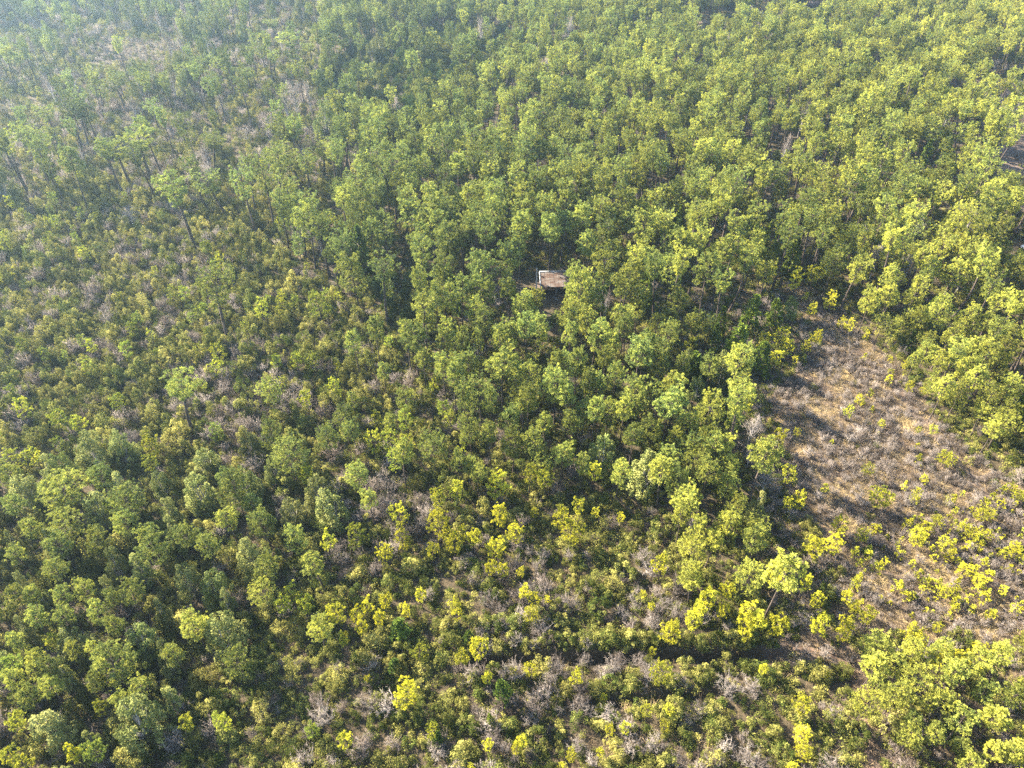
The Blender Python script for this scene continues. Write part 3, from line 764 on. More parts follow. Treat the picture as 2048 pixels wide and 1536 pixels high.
tile('pine', 1348, 0, K, [(310, 1370, 200, 11), (70, 1330, 170, 11), (470, 1400, 140, 9), (900, 1040, 150, 10), (960, 1080, 130, 9), (1390, 950, 150, 11), (990, 750, 150, 12), (860, 780, 120, 11), (1240, 570, 130, 12), (1840, 340, 160, 13), (1880, 560, 130, 11), (700, 640, 110, 11), (490, 810, 120, 11), (1010, 510, 120, 12),
                             (1900, 430, 130, 13), (1250, 880, 150, 10), (1600, 920, 160, 10), (1780, 840, 140, 10), (1730, 1050, 160, 9.5), (1940, 1260, 160, 9), (1560, 1080, 150, 9.5), (1060, 1330, 150, 9), (1180, 1110, 150, 9.5), (1640, 1270, 150, 9), (1340, 1250, 140, 9), (1450, 1400, 150, 8.5)], 10.5, 0.5)
tile('cedar', 1348, 0, K, [(40, 1200, 70, 7), (450, 1270, 110, 8), (560, 1310, 70, 7), (630, 1310, 90, 7), (730, 1390, 150, 7.5), (600, 1420, 90, 6.5), (120, 1240, 90, 7), (700, 1300, 90, 7)], 7, 0.8)


# --- everything between: chosen by the zone a spot lies in
def zone(px, py):
    for name, poly in (('yard', YARD), ('gap', GAP), ('clearing', CLEARING), ('edge', EDGE), ('corner', CORNER), ('front', FRONT_SCRUB), ('lowleft', LOW_LEFT), ('mid', MID_MIX), ('left', LEFT_SCRUB), ('stand', STAND),
                       ('path', EAST_PATH), ('path', EAST_PATCH), ('vines', VINES), ('open', OPEN), ('upleft', UPPER_LEFT)):
        if inside(px, py, poly):
            return name
    if py < 60 and px < 760:
        return 'farleft'
    if py > 1200 and px > 1500:
        return 'front'
    return 'wood'


def scatter(step, y0=18, y1=345):
    y = y0
    while y < y1:
        half = y * 0.80 + 26
        if y < 60:
            half = max(half, 62)
        n = int(2 * half / step)
        for i in range(n):
            X = -half + (i + rnd.random()) * 2 * half / n
            Y = y + rnd.random() * step
            yield X, Y
        y += step


SHED_C = unproject(1110, 590)
GARDEN = [unproject(1455, 40), unproject(1520, 28), unproject(1625, 20), unproject(1405, 55), unproject(2045, 505)]


def in_sight_line(X, Y, H):
    for a, b in GARDEN:
        l = math.hypot(a, b); ux, uy = -a / l, -b / l
        s = (X - a) * ux + (Y - b) * uy
        if 0 < s < (H - 2) * l / 58 and abs((X - a) * uy - (Y - b) * ux) < 2.6:
            return True
    return False


def blocked(X, Y):
    if abs(X - SHED_C[0]) < 4.2 and abs(Y - SHED_C[1]) < 4.0:
        return True
    if SHED_C[1] - 12 < Y < SHED_C[1] and abs(X - SHED_C[0] + 1.0 - 0.06 * (SHED_C[1] - Y)) < 2.2:
        return True
    dx, dy = X - SHED_C[0], Y - SHED_C[1]
    if 0 < -0.866 * dx + 0.5 * dy < 13 and abs(0.5 * dx + 0.866 * dy) < 2.8:
        return True
    return any((X - a) ** 2 + (Y - b) ** 2 < 16 for a, b in GARDEN)


PZ = {  # pine zones: chance, heights, (tall share), tint
    'wood': (0.95, (5.5, 12.0), 0.42), 'stand': (0.98, (5, 9.5), 0.05), 'lowleft': (0.5, (4, 6.5), 0.0), 'mid': (0.38, (3, 5.5), 0.0), 'left': (0.22, (2.0, 4.2), 0.0), 'upleft': (0.30, (1.6, 3.8), 0.42),
    'farleft': (0.5, (5.0, 10.0), 0.45), 'corner': (0.55, (4, 6), 0.0), 'vines': (0.10, (7, 12), 0.4), 'gap': (0.05, (4, 6), 0.0)}
for X, Y in scatter(2.5):
    px, py, _ = project(X, Y, 0)
    z = zone(px, py)
    if z not in PZ or blocked(X, Y):
        continue
    ch, (h0, h1), tall = PZ[z]
    patch = fbm(X / 16, Y / 16, 11)
    if z == 'wood':
        ch *= max(0.2, min(1.2, 3.4 * (patch - 0.17)))
        if px > 1500 and py > 350:
            h0, h1 = h0 - 1.5, h1 - 2.5
    elif z in ('upleft', 'farleft', 'left'):
        ch *= 2.2 * max(0, patch - 0.22)
    if rnd.random() > ch:
        continue
    H = rnd.uniform(h0, h1) * (0.85 + 0.3 * patch)
    D = H * (rnd.uniform(0.28, 0.44) if z in ('wood', 'stand') else rnd.uniform(0.30, 0.44)) + 0.2
    kd = 'tall' if rnd.random() < tall else ('young' if H < 5 else 'pine')
    if kd == 'tall':
        H = max(H, rnd.uniform(9.5, 14)); D = H * rnd.uniform(0.22, 0.33)
    if z == 'wood' and H < 9 and rnd.random() < 0.10:
        kd, D = 'cedar', H * 0.42
    if z == 'lowleft' and rnd.random() < 0.5:
        kd, D = 'bay', H * 0.6
    elif z in ('upleft', 'vines', 'stand', 'farleft') and rnd.random() < 0.16:
        kd, D, H = 'bay', H * 0.5, H * 0.8
    if Y > 130 and kd != 'vine':
        k_ = rnd.uniform(0.70, 0.95)
        D, H = D * k_, H * (0.5 + 0.5 * k_)
    if in_sight_line(X, Y, H) or not free(X, Y, 0.29 * D):
        continue
    t = 0.20 + 0.40 * max(0, min(1, (px - 500) / 1500)) + rnd.uniform(-0.3, 0.22)  # yellower to the right: front-lit warmth painted into the tint, plus random variation
    if kd == 'bay':
        t = rnd.uniform(0.1, 0.8)
    if z == 'corner':
        t += 0.3
    plant(kd, X, Y, H, D, t)
    occupy(X, Y, 0.29 * D)
# vine mounds and a few bare trees
for X, Y in scatter(2.4):
    px, py, _ = project(X, Y, 0)
    z = zone(px, py)
    if z == 'vines' and rnd.random() < 0.75:
        D = rnd.uniform(2.6, 5.2)
        plant('vine', X, Y, D * rnd.uniform(0.55, 1.25), D, rnd.uniform(0, 0.7))
    elif z == 'gap' and rnd.random() < 0.6:
        plant('vine', X, Y, rnd.uniform(1.5, 3), rnd.uniform(2, 3.4), rnd.uniform(0, 0.3))
    elif z in ('upleft', 'wood', 'farleft') and rnd.random() < 0.02:
        plant('baretree', X, Y, rnd.uniform(4, 8), rnd.uniform(2.5, 4), rnd.uniform(0.2, 0.8))
# saplings in the clearing
for X, Y in scatter(0.95, 18, 100):
    px, py, _ = project(X, Y, 0)
    if zone(px, py) != 'clearing':
        continue
    ch = 0.95 * min(1, max(0.1, 3.0 * (fbm(X / 4, Y / 4, 31) - 0.2))) if inside(px, py, SAPLINGS) else 0.03
    if rnd.random() < ch and free(X, Y, 0.3):
        H = 0.6 + 1.5 * rnd.random() ** 1.4
        plant('sapling' if H < 1.9 else 'young', X, Y, H, H * rnd.uniform(0.55, 0.8), rnd.uniform(0.5, 1.0))
        occupy(X, Y, 0.25)
# shrubs: (evergreen chance, bare chance, size)
SZ = {'wood': (0.34, 0.06, 0.9), 'stand': (0.42, 0.06, 0.85), 'lowleft': (0.55, 0.08, 1.1), 'mid': (0.60, 0.28, 1.0), 'left': (0.66, 0.38, 1.1), 'upleft': (0.62, 0.38, 1.1), 'farleft': (0.5, 0.15, 1.2), 'vines': (0.3, 0.05, 1.2), 'gap': (0.35, 0.05, 0.9),
      'front': (0.62, 0.60, 0.92), 'corner': (0.45, 0.2, 0.85), 'clearing': (0.02, 0.65, 0.55), 'edge': (0.34, 0.34, 0.75), 'yard': (0.1, 0.15, 0.7), 'path': (0.02, 0.2, 0.7), 'open': (0.35, 0.4, 0.7)}
for X, Y in scatter(1.25, 16, 130):
    px, py, _ = project(X, Y, 0)
    if not (-350 < px < 2400):
        continue
    z = zone(px, py)
    e, b, s = SZ[z]
    if blocked(X, Y):
        continue
    if Y < 45:
        dt = seg_dist(X, Y, TRACK)
        if dt < 0.6 or (dt < 1.3 and rnd.random() < 0.4) or seg_dist(X, Y, DITCH) < 0.66 or seg_dist(X, Y, DITCH2) < 0.5:
            continue
    if z == 'clearing' and seg_dist(X, Y, PATH_N) < 0.5 and rnd.random() < 0.7:
        continue
    n = fbm(X / 7, Y / 7, 17); n2 = vnoise(X / 3, Y / 3, 19)
    if z in ('front', 'mid', 'left', 'upleft'):
        b = b * 7.0 * max(0, n - (0.36 if py > 1330 and z == 'front' else 0.43)) + 0.02; e = e * (1.3 - 2.0 * max(0, n - 0.46))
        if z == 'left':
            b = b * 0.7 + 0.5 * max(0, 1 - abs(py - 540) / 110) * (px < 430)
    if z in ('front', 'mid', 'left', 'lowleft') and rnd.random() < 0.35 * max(0, vnoise(X / 5, Y / 5, 23) - 0.35):
        D = rnd.uniform(0.8, 2.2)
        plant('bare', X + rnd.uniform(-0.6, 0.6), Y + rnd.uniform(-0.6, 0.6), D * rnd.uniform(0.6, 1.0), D, rnd.uniform(0.1, 0.9))
    r = rnd.random()
    if r < e:
        D = (0.7 + 2.0 * rnd.random() ** 1.5) * s
        plant('ever', X, Y, D * rnd.uniform(0.6, 1.05) * (1.25 if z in ('left', 'upleft') else 1), D, rnd.uniform(0, 0.75) * (0.5 + n2))
    elif r < e + b:
        D = rnd.uniform(0.9, 3.0) * s
        plant('bare', X, Y, D * rnd.uniform(0.45, 0.85), D, rnd.uniform(0.1, 0.9) if z != 'clearing' else rnd.uniform(0.2, 0.9))
for ln, off in ((DITCH, 1.25), (DITCH2, 1.0)):
    for (ax, ay), (bx, by) in zip(ln, ln[1:]):
        n = int(math.hypot(bx - ax, by - ay) / 0.75)
        for k in range(n):
            if rnd.random() < 0.9:
                D = rnd.uniform(1.0, 1.9)
                plant('ever', ax + (bx - ax) * k / n, ay + (by - ay) * k / n + off + rnd.uniform(-0.15, 0.35), D * rnd.uniform(0.8, 1.15), D, rnd.uniform(0, 0.7))
for X, Y in scatter(2.0, 130, 335):
    px, py, _ = project(X, Y, 0)
    if not (-150 < px < 2200):
        continue
    z = zone(px, py)
    e, b, s = SZ[z]
    if blocked(X, Y):
        continue
    n = fbm(X / 12, Y / 12, 17)
    if z in ('upleft', 'left'):
        b = b * 3 * max(0, n - 0.28)
    r = rnd.random()
    if r < e * 1.2:
        D = rnd.uniform(1.3, 2.7) * s
        plant('ever', X, Y, D * rnd.uniform(0.6, 1.0), D, rnd.uniform(0, 0.7))
    elif r < e * 1.2 + b * 1.3:
        D = rnd.uniform(1.8, 3.2) * s
        plant('bare', X, Y, D * rnd.uniform(0.6, 0.95), D, rnd.uniform(0.2, 1.0))

COVER = []
for X, Y in scatter(0.95, 16, 120):
    px, py, _ = project(X, Y, 0)
    if not (-250 < px < 2300):
        continue
    z = zone(px, py)
    ch = {'clearing': 0.02, 'path': 0.05, 'yard': 0.1, 'corner': 0.55, 'wood': 0.6, 'stand': 0.75}.get(z, 0.7)
    if rnd.random() > ch or blocked(X, Y):
        continue
    if Y < 45 and (seg_dist(X, Y, TRACK) < 0.9 or seg_dist(X, Y, DITCH) < 0.8):
        continue
    k = rnd.uniform(0.6, 1.25)
    COVER.append(('low', rnd.randrange(4), X, Y, ground_z(X, Y), k, k * rnd.uniform(0.7, 1.3), rnd.uniform(0, 6.28), rnd.uniform(-0.05, 0.8)))

# ------------------------------------------------------------------ build the plants
KINDS = {  # prototype key -> (object name, category, crown part, mass name, mass label)
    'tall': ('pine_tree', 'pine tree'), 'pine': ('pine_tree', 'pine tree'), 'young': ('young_pine', 'young pine'), 'sapling': ('young_pine', 'young pine'), 'cedar': ('cedar_tree', 'cedar'),
    'bay': ('bay_tree', 'bay tree'), 'ever': ('evergreen_shrub', 'shrub'), 'bare': ('bare_shrub', 'bare shrub'), 'baretree': ('bare_tree', 'bare tree'), 'vine': ('vine_thicket', 'thicket')}
PLACE = {'wood': 'in dense wood', 'stand': 'in central stand', 'lowleft': 'in low wood', 'mid': 'at stand edge', 'left': 'in open scrub', 'upleft': 'in hazy scrub', 'farleft': 'in far wood',
         'corner': 'in corner cluster', 'vines': 'at vine thicket', 'gap': 'in dark gap', 'front': 'in near scrub', 'clearing': 'in brown clearing', 'edge': 'at clearing edge', 'open': 'in open patch', 'yard': 'by rusty shed', 'path': 'by sandy path'}
used_labels = set()
ONES = 'zero one two three four five six seven eight nine ten eleven twelve thirteen fourteen fifteen sixteen seventeen eighteen nineteen'.split()
TENS = 'x x twenty thirty forty fifty sixty seventy eighty ninety'.split()


def words_of(n):
    n = max(0, min(99, n))
    return ONES[n] if n < 20 else TENS[n // 10] + ('-' + ONES[n % 10] if n % 10 else '')


def look(t, kind):
    ti, H = t['tint'], t['H']
    if kind in ('pine_tree', 'young_pine'):
        c = 'yellow' if ti > 0.72 else 'yellow-green' if ti > 0.42 else 'green' if ti > 0.15 else 'blue-green'
        if t['kind'] == 'tall':
            return f'slim long-trunked {c} pine'
        if kind == 'young_pine':
            return f'{"tiny" if H < 1.6 else "small"} {c} pine'
        return f'{"big" if H > 9.5 else "bushy"} {c} pine'
    if kind == 'cedar_tree':
        return 'dense cone-shaped evergreen'
    if kind == 'bay_tree':
        return 'pale leafy bay tree' if ti > 0.45 else 'dark leafy bay tree'
    if kind == 'evergreen_shrub':
        return 'olive leafy shrub' if ti > 0.35 else 'dark green leafy shrub'
    if kind == 'bare_shrub':
        return 'pale grey twiggy shrub' if ti > 0.55 else 'brownish twiggy shrub'
    if kind == 'vine_thicket':
        w = 'broad' if t['D'] > 4.3 else 'small' if t['D'] < 3.3 else 'rounded'
        return f'{"tall" if t["H"] > 0.95 * t["D"] else "low"} {w} {"olive" if ti > 0.38 else "dark"} vine mound'
    return 'leafless grey tree'


def make_label(t, kind):
    if t.get('label'):
        used_labels.add(t['label'])
        return t['label']
    z = zone(*project(t['x'], t['y'], 0)[:2])
    px, py, _ = project(t['x'], t['y'], t['H'] * 0.7)
    a, b = int(round(px / 20.48)), int(round(py / 15.36))
    for da, db in ((0, 0), (0, 1), (1, 0), (0, -1), (-1, 0), (1, 1), (-1, -1)):
        s = f'{look(t, kind)} {PLACE[z]}, {words_of(a + da)} percent across, {words_of(b + db)} percent down the photo'
        if s not in used_labels:
            break
    used_labels.add(s)
    return s


def pick(t):
    ps = PROTO[t['kind']]
    want = t['H'] / max(0.1, t['D'])
    c = sorted(range(len(ps)), key=lambda i: abs(math.log((ps[i]['H'] / ps[i]['D']) / want)) + rnd.random() * 0.45)
    return c[0]


LIMIT = 300
groups = {}
for t in TREES:
    groups.setdefault(KINDS[t['kind']][0], []).append(t)
MASS = {}
for name, lst in groups.items():
    def score(t):
        px, py, dep = project(t['x'], t['y'], t['H'] * 0.7)
        if not (-10 < px < 2058 and -10 < py < 1546):
            return -1
        z = zone(*project(t['x'], t['y'], 0)[:2])
        s = t['D'] / dep
        if name in ('evergreen_shrub', 'bare_shrub') and z not in ('front', 'clearing', 'left', 'mid'):
            s *= 0.4
        return s * (1.35 if t['hand'] else 1.0)
    sc_ = sorted(((score(t), i) for i, t in enumerate(lst)), reverse=True)
    chosen = {i for s, i in sc_[:LIMIT] if s > 0}
    for i, t in enumerate(lst):
        p = pick(t)
        pr = PROTO[t['kind']][p]
        sxy, sz = t['D'] / pr['D'], t['H'] / pr['H']
        sz = max(0.55 * sxy, min(1.9 * sxy, sz)) if t['kind'] != 'tall' else sz
        rz = rnd.uniform(0, 6.283)
        gz = ground_z(t['x'], t['y']) - 0.03
        tint = max(-0.1, min(1.1, t['tint']))
        lx = t.get('lean')
        if i not in chosen:
            MASS.setdefault(name, []).append((t['kind'], p, t['x'], t['y'], gz, sxy, sz, rz, tint))
            continue
        lab = make_label(t, name)
        tilt = (rnd.gauss(0, 0.025), rnd.gauss(0, 0.025) + (math.atan2(lx, t['H']) if lx else 0), rz)
        if name in ('evergreen_shrub', 'bare_shrub', 'vine_thicket') or t['kind'] == 'sapling':
            o = bpy.data.objects.new(name, pr['whole'])
            root_col.objects.link(o)
            o['tint'] = tint
        else:
            o = bpy.data.objects.new(name, None)
            o.empty_display_size = 0.3
            root_col.objects.link(o)
            for part, me in (('trunk', pr['wood']), ('crown', pr['crown'])):
                c = bpy.data.objects.new(part, me)
                root_col.objects.link(c)
                c.parent = o
                c['tint'] = tint
        o.location = (t['x'], t['y'], gz)
        o.rotation_mode = 'ZXY' if lx else 'XYZ'
        if lx:
            # lean in the world's x after turning about the upright
            from mathutils import Matrix
            o.rotation_mode = 'XYZ'
            o.rotation_euler = (Matrix.Rotation(math.atan2(lx, t['H']), 3, 'Y') @ Matrix.Rotation(rz, 3, 'Z')).to_euler()
        else:
            o.rotation_euler = tilt
        o.scale = (sxy, sxy, sz)
        finish(o, lab, KINDS[t['kind']][1], KINDS[t['kind']][1] + 's of the woodland')


def instance_mass(name, rows, label, cat):
    """what nobody could count: one object that scatters whole plants"""
    keys = sorted({(r[0], r[1]) for r in rows})
    coll = bpy.data.collections.new(name + '_plants')
    idx = {}
    for n, k in enumerate(keys):
        ob = bpy.data.objects.new(f'p{n:03d}', PROTO[k[0]][k[1]]['whole'])
        coll.objects.link(ob)
        idx[k] = n
    me = bpy.data.meshes.new(name)
    me.from_pydata([r[2:5] for r in rows], [], [])
    for an, ty, vals in (('pid', 'INT', [idx[r[:2]] for r in rows]), ('tint', 'FLOAT', [r[8] for r in rows])):
        a = me.attributes.new(an, ty, 'POINT'); a.data.foreach_set('value', vals)
    a = me.attributes.new('rot', 'FLOAT_VECTOR', 'POINT'); a.data.foreach_set('vector', [v for r in rows for v in (rnd.gauss(0, 0.03), rnd.gauss(0, 0.03), r[7])])
    a = me.attributes.new('scl', 'FLOAT_VECTOR', 'POINT'); a.data.foreach_set('vector', [v for r in rows for v in (r[5], r[5], r[6])])
    o = bpy.data.objects.new(name, me); root_col.objects.link(o)
    ng = bpy.data.node_groups.new(name, 'GeometryNodeTree')
    ng.interface.new_socket('Geometry', in_out='INPUT', socket_type='NodeSocketGeometry')
    ng.interface.new_socket('Geometry', in_out='OUTPUT', socket_type='NodeSocketGeometry')
    N, L = ng.nodes, ng.links
    gi, go = N.new('NodeGroupInput'), N.new('NodeGroupOutput')
    m2p = N.new('GeometryNodeMeshToPoints')
    ci = N.new('GeometryNodeCollectionInfo'); ci.inputs['Collection'].default_value = coll
    ci.inputs['Separate Children'].default_value = True; ci.inputs['Reset Children'].default_value = True
    iop = N.new('GeometryNodeInstanceOnPoints'); iop.inputs['Pick Instance'].default_value = True

    def attr(an, ty):
        n = N.new('GeometryNodeInputNamedAttribute'); n.data_type = ty; n.inputs['Name'].default_value = an
        return n.outputs['Attribute']
    L.new(gi.outputs[0], m2p.inputs['Mesh']); L.new(m2p.outputs[0], iop.inputs['Points'])
    L.new(ci.outputs[0], iop.inputs['Instance'])
    L.new(attr('pid', 'INT'), iop.inputs['Instance Index'])
    e2r = N.new('FunctionNodeEulerToRotation')
    L.new(attr('rot', 'FLOAT_VECTOR'), e2r.inputs[0]); L.new(e2r.outputs[0], iop.inputs['Rotation'])
    L.new(attr('scl', 'FLOAT_VECTOR'), iop.inputs['Scale'])
    L.new(iop.outputs[0], go.inputs[0])
    md = o.modifiers.new('scatter', 'NODES'); md.node_group = ng
    return finish(o, label, cat, kind='stuff')


MASS_NAMES = {'pine_tree': ('woodland', 'mass of farther green pines filling the wood', 'woodland'), 'young_pine': ('sapling_growth', 'yellow-green sapling growth between the larger plants', 'saplings'),
              'evergreen_shrub': ('undergrowth', 'olive and dark green undergrowth beneath and between the trees', 'undergrowth'), 'bare_shrub': ('bare_brush', 'grey-brown leafless brush between the green shrubs', 'brush'),
              'bay_tree': ('bay_thicket', 'leafy bay growth merging between the pines', 'thicket'), 'cedar_tree': ('cedar_growth', 'dark evergreen growth among the far pines', 'thicket'),
              'vine_thicket': ('vine_growth', 'dark vine growth over the far thicket', 'thicket'), 'bare_tree': ('bare_growth', 'leafless grey growth among the far pines', 'thicket')}
for name, rows in MASS.items():
    instance_mass(MASS_NAMES[name][0], rows, MASS_NAMES[name][1], MASS_NAMES[name][2])

instance_mass('ground_cover', COVER, 'low leafy ground cover under and between the shrubs', 'ground cover')

# dry grass
rows = []
for X, Y in scatter(0.48, 18, 105):
    px, py, _ = project(X, Y, 0)
    if not (1000 < px < 2300):
        continue
    z = zone(px, py)
    ch = 0.9 if Y < 40 and seg_dist(X, Y, TRACK) < 1.1 else {'clearing': 1.0, 'edge': 0.5, 'corner': 0.4, 'path': 0.5, 'front': 0.2}.get(z, 0)
    if not ch or seg_dist(X, Y, TRACK) < 0.12 or (z == 'clearing' and seg_dist(X, Y, PATH_N) < 0.35):
        continue
    n = fbm(X / 5, Y / 5, 41)
    if rnd.random() < ch * (0.35 + 1.1 * n):
        s = rnd.uniform(0.5, 1.15)
        rows.append(('grass', rnd.randrange(5), X, Y, ground_z(X, Y), s, s * rnd.uniform(0.6, 1.1), rnd.uniform(0, 6.28), vnoise(X / 2.5, Y / 2.5, 43) * 1.1 - 0.1))
weeds = []
for X, Y in scatter(0.75, 18, 105):
    px, py, _ = project(X, Y, 0)
    if not (1350 < px < 2300):
        continue
    z = zone(px, py)
    ch = 0.5 if Y < 40 and seg_dist(X, Y, TRACK) < 1.0 else {'clearing': 1.0, 'edge': 0.6, 'corner': 0.3}.get(z, 0)
    n = fbm(X / 3.5, Y / 3.5, 51)
    if rnd.random() < ch * min(1, max(0.05, 3.0 * (n - 0.32))):
        k = rnd.uniform(0.6, 1.5)
        weeds.append(('weed', rnd.randrange(4), X, Y, ground_z(X, Y), k, k * rnd.uniform(0.7, 1.3), rnd.uniform(0, 6.28), rnd.uniform(0.1, 0.8)))
instance_mass('dead_weeds', weeds, 'pinkish-grey dead weeds standing over the clearing', 'dead weeds')
instance_mass('dry_grass', rows, 'tan and straw-coloured dry grass covering the clearing', 'dry grass')

# ------------------------------------------------------------------ the shed, its pole and the far homestead
M_TIN = rough_material('rusty_tin', [(0.32, (0.07, 0.038, 0.025)), (0.46, (0.10, 0.062, 0.043)), (0.56, (0.14, 0.11, 0.088)), (0.72, (0.24, 0.22, 0.20))], 0.9, 8, 0.2, 0.6, (1.0, 3.0, 3.0))
M_WEATHERED = rough_material('weathered_board', [(0.3, (0.09, 0.08, 0.075)), (0.7, (0.27, 0.25, 0.23))], 4, 6, 0.4, 0.9, (6, 6, 0.6))
M_WHITE = rough_material('white_paint', [(0.3, (0.62, 0.63, 0.64)), (0.7, (0.80, 0.81, 0.82))], 3, 4, 0.05, 0.5)
M_TAN = rough_material('tan_shingle', [(0.3, (0.10, 0.07, 0.045)), (0.7, (0.18, 0.13, 0.085))], 3, 6, 0.3, 0.9)
M_PALE = rough_material('pale_metal_roof', [(0.3, (0.20, 0.21, 0.22)), (0.7, (0.36, 0.37, 0.38))], 2, 5, 0.1, 0.4)
M_DARKGLASS = rough_material('dark_glass', [(0.3, (0.02, 0.022, 0.025)), (0.7, (0.03, 0.032, 0.035))], 2, 2, 0.0, 0.15)
M_RUBBER = rough_material('rubber', [(0.3, (0.018, 0.018, 0.018)), (0.7, (0.03, 0.03, 0.03))], 5, 3, 0.1, 0.85)
BOX_F = [(0, 2, 1), (0, 3, 2), (4, 5, 6), (4, 6, 7), (0, 1, 5), (0, 5, 4), (1, 2, 6), (1, 6, 5), (2, 3, 7), (2, 7, 6), (3, 0, 4), (3, 4, 7)]


def hexa(name, pts, mat, parent):
    """eight corners: lower ring then upper ring"""
    o = bpy.data.objects.new(name, mesh_from(name, pts, BOX_F, [mat])); root_col.objects.link(o); o.parent = parent
    return o


def box(name, x0, x1, y0, y1, z0, z1, mat, parent):
    return hexa(name, [(x0, y0, z0), (x1, y0, z0), (x1, y1, z0), (x0, y1, z0), (x0, y0, z1), (x1, y0, z1), (x1, y1, z1), (x0, y1, z1)], mat, parent)


def root(name, x, y, rz, label, cat):
    o = bpy.data.objects.new(name, None); root_col.objects.link(o)
    o.location = (x, y, ground_z(x, y)); o.rotation_euler = (0, 0, rz)
    return finish(o, label, cat)


def build_shed():
    sx = SHED_C[0]
    W, DEP, HF, HB = 4.3, 2.6, 2.35, 3.0
    t = root('shed', sx, SHED_C[1], 0.04, 'old open-fronted shed with rusty tin roof under the pines', 'shed')
    for x in (-W / 2 + 0.1, 0.0, W / 2 - 0.1):
        box('post', x - 0.07, x + 0.07, -DEP / 2 + 0.05, -DEP / 2 + 0.19, -0.2, HF - 0.02, M_WEATHERED, t)
    for k in range(18):     # back boards
        x = -W / 2 + 0.02 + k * (W - 0.04) / 18
        box('wall_board', x, x + (W - 0.04) / 18 - 0.02, DEP / 2 - 0.10, DEP / 2 - 0.06 + 0.01 * (k % 2), -0.1, HB - 0.06, M_WEATHERED, t)
    for sgn in (-1, 1):
        for k in range(10):
            y = -DEP / 2 + 0.25 + k * (DEP - 0.4) / 10
            z = HF + (HB - HF) * (y + DEP / 2) / DEP - 0.05
            xx = sgn * (W / 2 - 0.08)
            box('wall_board', xx - 0.02, xx + 0.02 + 0.006 * (k % 2), y, y + (DEP - 0.4) / 10 - 0.02, -0.1, z, M_WEATHERED, t)
    n = 7
    for k in range(n):      # corrugated sheets
        x0 = -W / 2 - 0.2 + k * (W + 0.4) / n
        w = (W + 0.4) / n + 0.03
        V, F = [], []
        C = 13
        lift = 0.012 * (k % 2) + 0.01
        for j, (y, z) in enumerate(((-DEP / 2 - 0.35, HF - 0.08 + 0.03 * ((k * 5) % 3)), (0, (HF + HB) / 2 + 0.01), (DEP / 2 + 0.2, HB + 0.06))):
            for c in range(C):
                V.append((x0 + w * c / (C - 1), y, z + lift + 0.022 * math.cos(c * math.pi)))
        for j in range(2):
            for c in range(C - 1):
                a = j * C + c
                F += [(a, a + 1, a + C + 1), (a, a + C + 1, a + C)]
        o = bpy.data.objects.new('roof_sheet', mesh_from('roof_sheet', V, F, [M_TIN])); root_col.objects.link(o); o.parent = t
    box('ridge_trim', -W / 2 - 0.25, W / 2 + 0.25, DEP / 2 + 0.12, DEP / 2 + 0.26, HB + 0.10, HB + 0.17, M_PALE, t)
    hexa('edge_trim', [(-W / 2 - 0.30, -DEP / 2 - 0.35, HF - 0.10), (-W / 2 - 0.16, -DEP / 2 - 0.35, HF - 0.10), (-W / 2 - 0.16, DEP / 2 + 0.1, HB + 0.02), (-W / 2 - 0.30, DEP / 2 + 0.1, HB + 0.02),
                       (-W / 2 - 0.30, -DEP / 2 - 0.35, HF), (-W / 2 - 0.16, -DEP / 2 - 0.35, HF), (-W / 2 - 0.16, DEP / 2 + 0.1, HB + 0.13), (-W / 2 - 0.30, DEP / 2 + 0.1, HB + 0.13)], M_PALE, t)
    p = root('utility_pole', sx - W / 2 - 0.8, SHED_C[1] - 1.3, 0, 'bare grey wooden pole standing beside the rusty shed', 'pole')
    V, F = tube([(0, 0, -0.4), (0.01, 0, 1.8), (0.0, 0.02, 5.3)], [0.13, 0.12, 0.10], 8)
    o = bpy.data.objects.new('shaft', mesh_from('shaft', V, F, [M_GREYBARK], smooth=True)); root_col.objects.link(o); o.parent = p
    box('cap', -0.11, 0.11, -0.11, 0.11, 5.28, 5.33, M_PALE, p)


build_shed()


def build_house(px, py, rz, W, DEP, H, roof, wall, label):
    x, y = unproject(px, py)
    t = root('cottage', x, y, rz, label, 'house')
    box('wall', -W / 2, W / 2, -DEP / 2, DEP / 2, -0.2, H, wall, t)
    rh = DEP * 0.28
    V = [(-W / 2 - .3, -DEP / 2 - .35, H - .05), (W / 2 + .3, -DEP / 2 - .35, H - .05), (W / 2 + .3, DEP / 2 + .35, H - .05), (-W / 2 - .3, DEP / 2 + .35, H - .05), (-W / 2 - .3, 0, H + rh), (W / 2 + .3, 0, H + rh)]
    F = [(0, 1, 5), (0, 5, 4), (2, 3, 4), (2, 4, 5), (0, 4, 3), (1, 2, 5), (0, 3, 2), (0, 2, 1)]
    o = bpy.data.objects.new('roof', mesh_from('roof', V, F, [roof])); root_col.objects.link(o); o.parent = t
    box('door', -0.45, 0.45, -DEP / 2 - 0.05, -DEP / 2 + 0.02, 0, 2.0, M_WEATHERED, t)
    for xx in (-W * 0.32, W * 0.32):
        w = box('window', xx - 0.45, xx + 0.45, -DEP / 2 - 0.05, -DEP / 2 + 0.02, 0.95, 1.95, M_WHITE, t)
        box('pane', xx - 0.36, xx + 0.36, -DEP / 2 - 0.07, -DEP / 2 - 0.052, 1.04, 1.86, M_DARKGLASS, w)


build_house(1628, 24, 0.2, 6.0, 4.0, 2.3, M_TIN, M_WEATHERED, 'weathered tin-roofed cottage at the far edge of the wood')
build_house(1405, 62, -0.1, 3.6, 2.8, 2.2, M_TAN, M_WEATHERED, 'little tan-roofed cabin in the shade of the far pines')


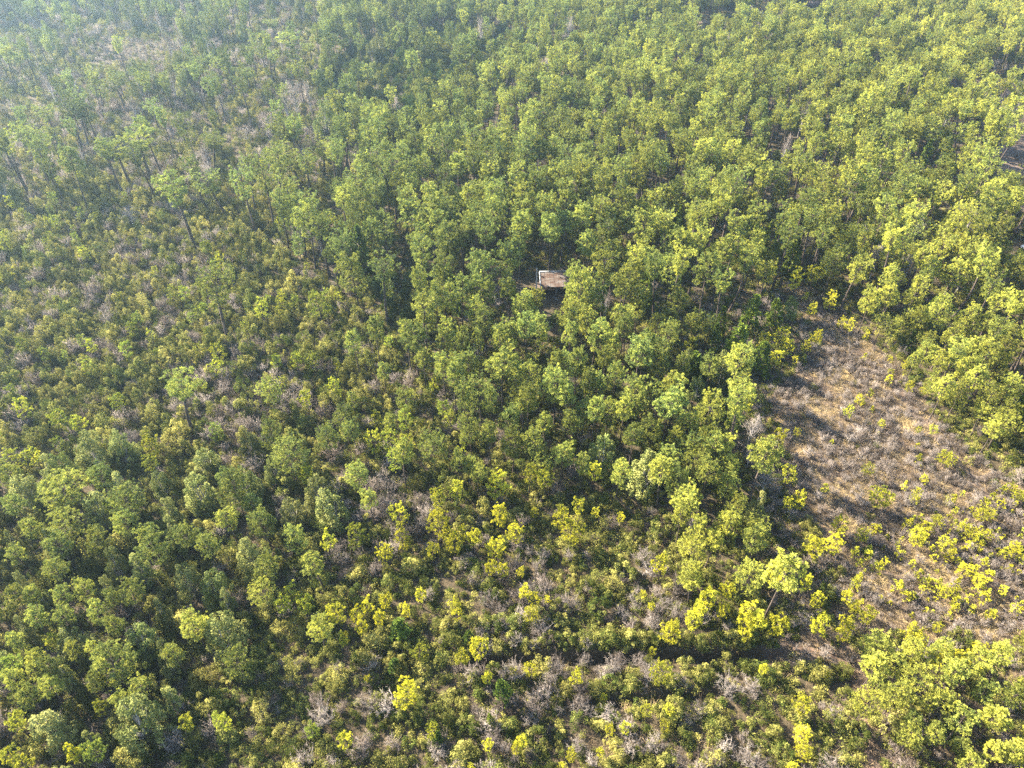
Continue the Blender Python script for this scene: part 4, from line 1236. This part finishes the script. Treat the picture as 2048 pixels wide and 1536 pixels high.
def build_car(px, py, rz, label):
    x, y = unproject(px, py)
    t = root('parked_car', x, y, rz, label, 'car')
    prof = [(-2.1, 0.35), (2.1, 0.35), (2.12, 0.75), (1.95, 0.90), (-2.0, 0.95), (-2.12, 0.6)]
    cab = [(-1.75, 0.90), (1.0, 0.88), (0.35, 1.45), (-1.35, 1.47)]

    def extr(name, pr, w0, w1, mat):
        n = len(pr)
        zs = [p[1] for p in pr]
        V = [(p[0], sg * (w0 + (w1 - w0) * (p[1] - min(zs)) / (max(zs) - min(zs))), p[1]) for sg in (-1, 1) for p in pr]
        F = [(0, k + 1, k) for k in range(1, n - 1)] + [(n, n + k, n + k + 1) for k in range(1, n - 1)]
        for k in range(n):
            a, b = k, (k + 1) % n
            F += [(a, b, b + n), (a, b + n, a + n)]
        o = bpy.data.objects.new(name, mesh_from(name, V, F, [mat])); root_col.objects.link(o); o.parent = t
        return o
    extr('body', prof, 0.86, 0.84, M_WHITE)
    extr('windows', cab, 0.80, 0.62, M_DARKGLASS)
    extr('roof', [(-1.36, 1.455), (0.38, 1.435), (0.30, 1.50), (-1.30, 1.52)], 0.66, 0.62, M_WHITE)
    for wx in (-1.3, 1.3):
        for wy in (-0.80, 0.80):
            V, F = tube([(wx, wy - 0.1, 0.31), (wx, wy - 0.099, 0.31), (wx, wy + 0.1, 0.31), (wx, wy + 0.101, 0.31)], [0.05, 0.31, 0.31, 0.05], 14)
            o = bpy.data.objects.new('wheel', mesh_from('wheel', V, F, [M_RUBBER])); root_col.objects.link(o); o.parent = t
    for wy in (-0.6, 0.6):
        box('headlight', 2.09, 2.135, wy - 0.14, wy + 0.14, 0.62, 0.76, M_PALE, t)


build_car(2062, 500, 0.5, 'white car parked at the very edge of the picture beside the pines')
build_car(1520, 34, 1.2, 'small white car between far pines beyond the wood')

# ------------------------------------------------------------------ haze
def build_haze():
    s, z0, z1 = 700.0, -2.5, 66.0
    V = [(-s, -s, z0), (s, -s, z0), (s, s, z0), (-s, s, z0), (-s, -s, z1), (s, -s, z1), (s, s, z1), (-s, s, z1)]
    Q = [(0, 3, 2, 1), (4, 5, 6, 7), (0, 1, 5, 4), (1, 2, 6, 5), (2, 3, 7, 6), (3, 0, 4, 7)]
    me = bpy.data.meshes.new('haze'); me.from_pydata(V, [], Q); me.update()
    m, N, L = mat_new('haze_air')
    pv = N.new('ShaderNodeVolumePrincipled')
    pv.inputs['Color'].default_value = (*HAZE_COL, 1); pv.inputs['Density'].default_value = HAZE_DENSITY; pv.inputs['Anisotropy'].default_value = HAZE_G
    out = N.new('ShaderNodeOutputMaterial'); L.new(pv.outputs[0], out.inputs['Volume'])
    me.materials.append(m)
    o = bpy.data.objects.new('haze', me); root_col.objects.link(o)
    finish(o, 'thin pale blue haze hanging over the whole forest', 'haze', kind='stuff')


build_haze()
print('PLANTS', len(TREES), {k: len(v) for k, v in groups.items()}, 'grass', len(rows))
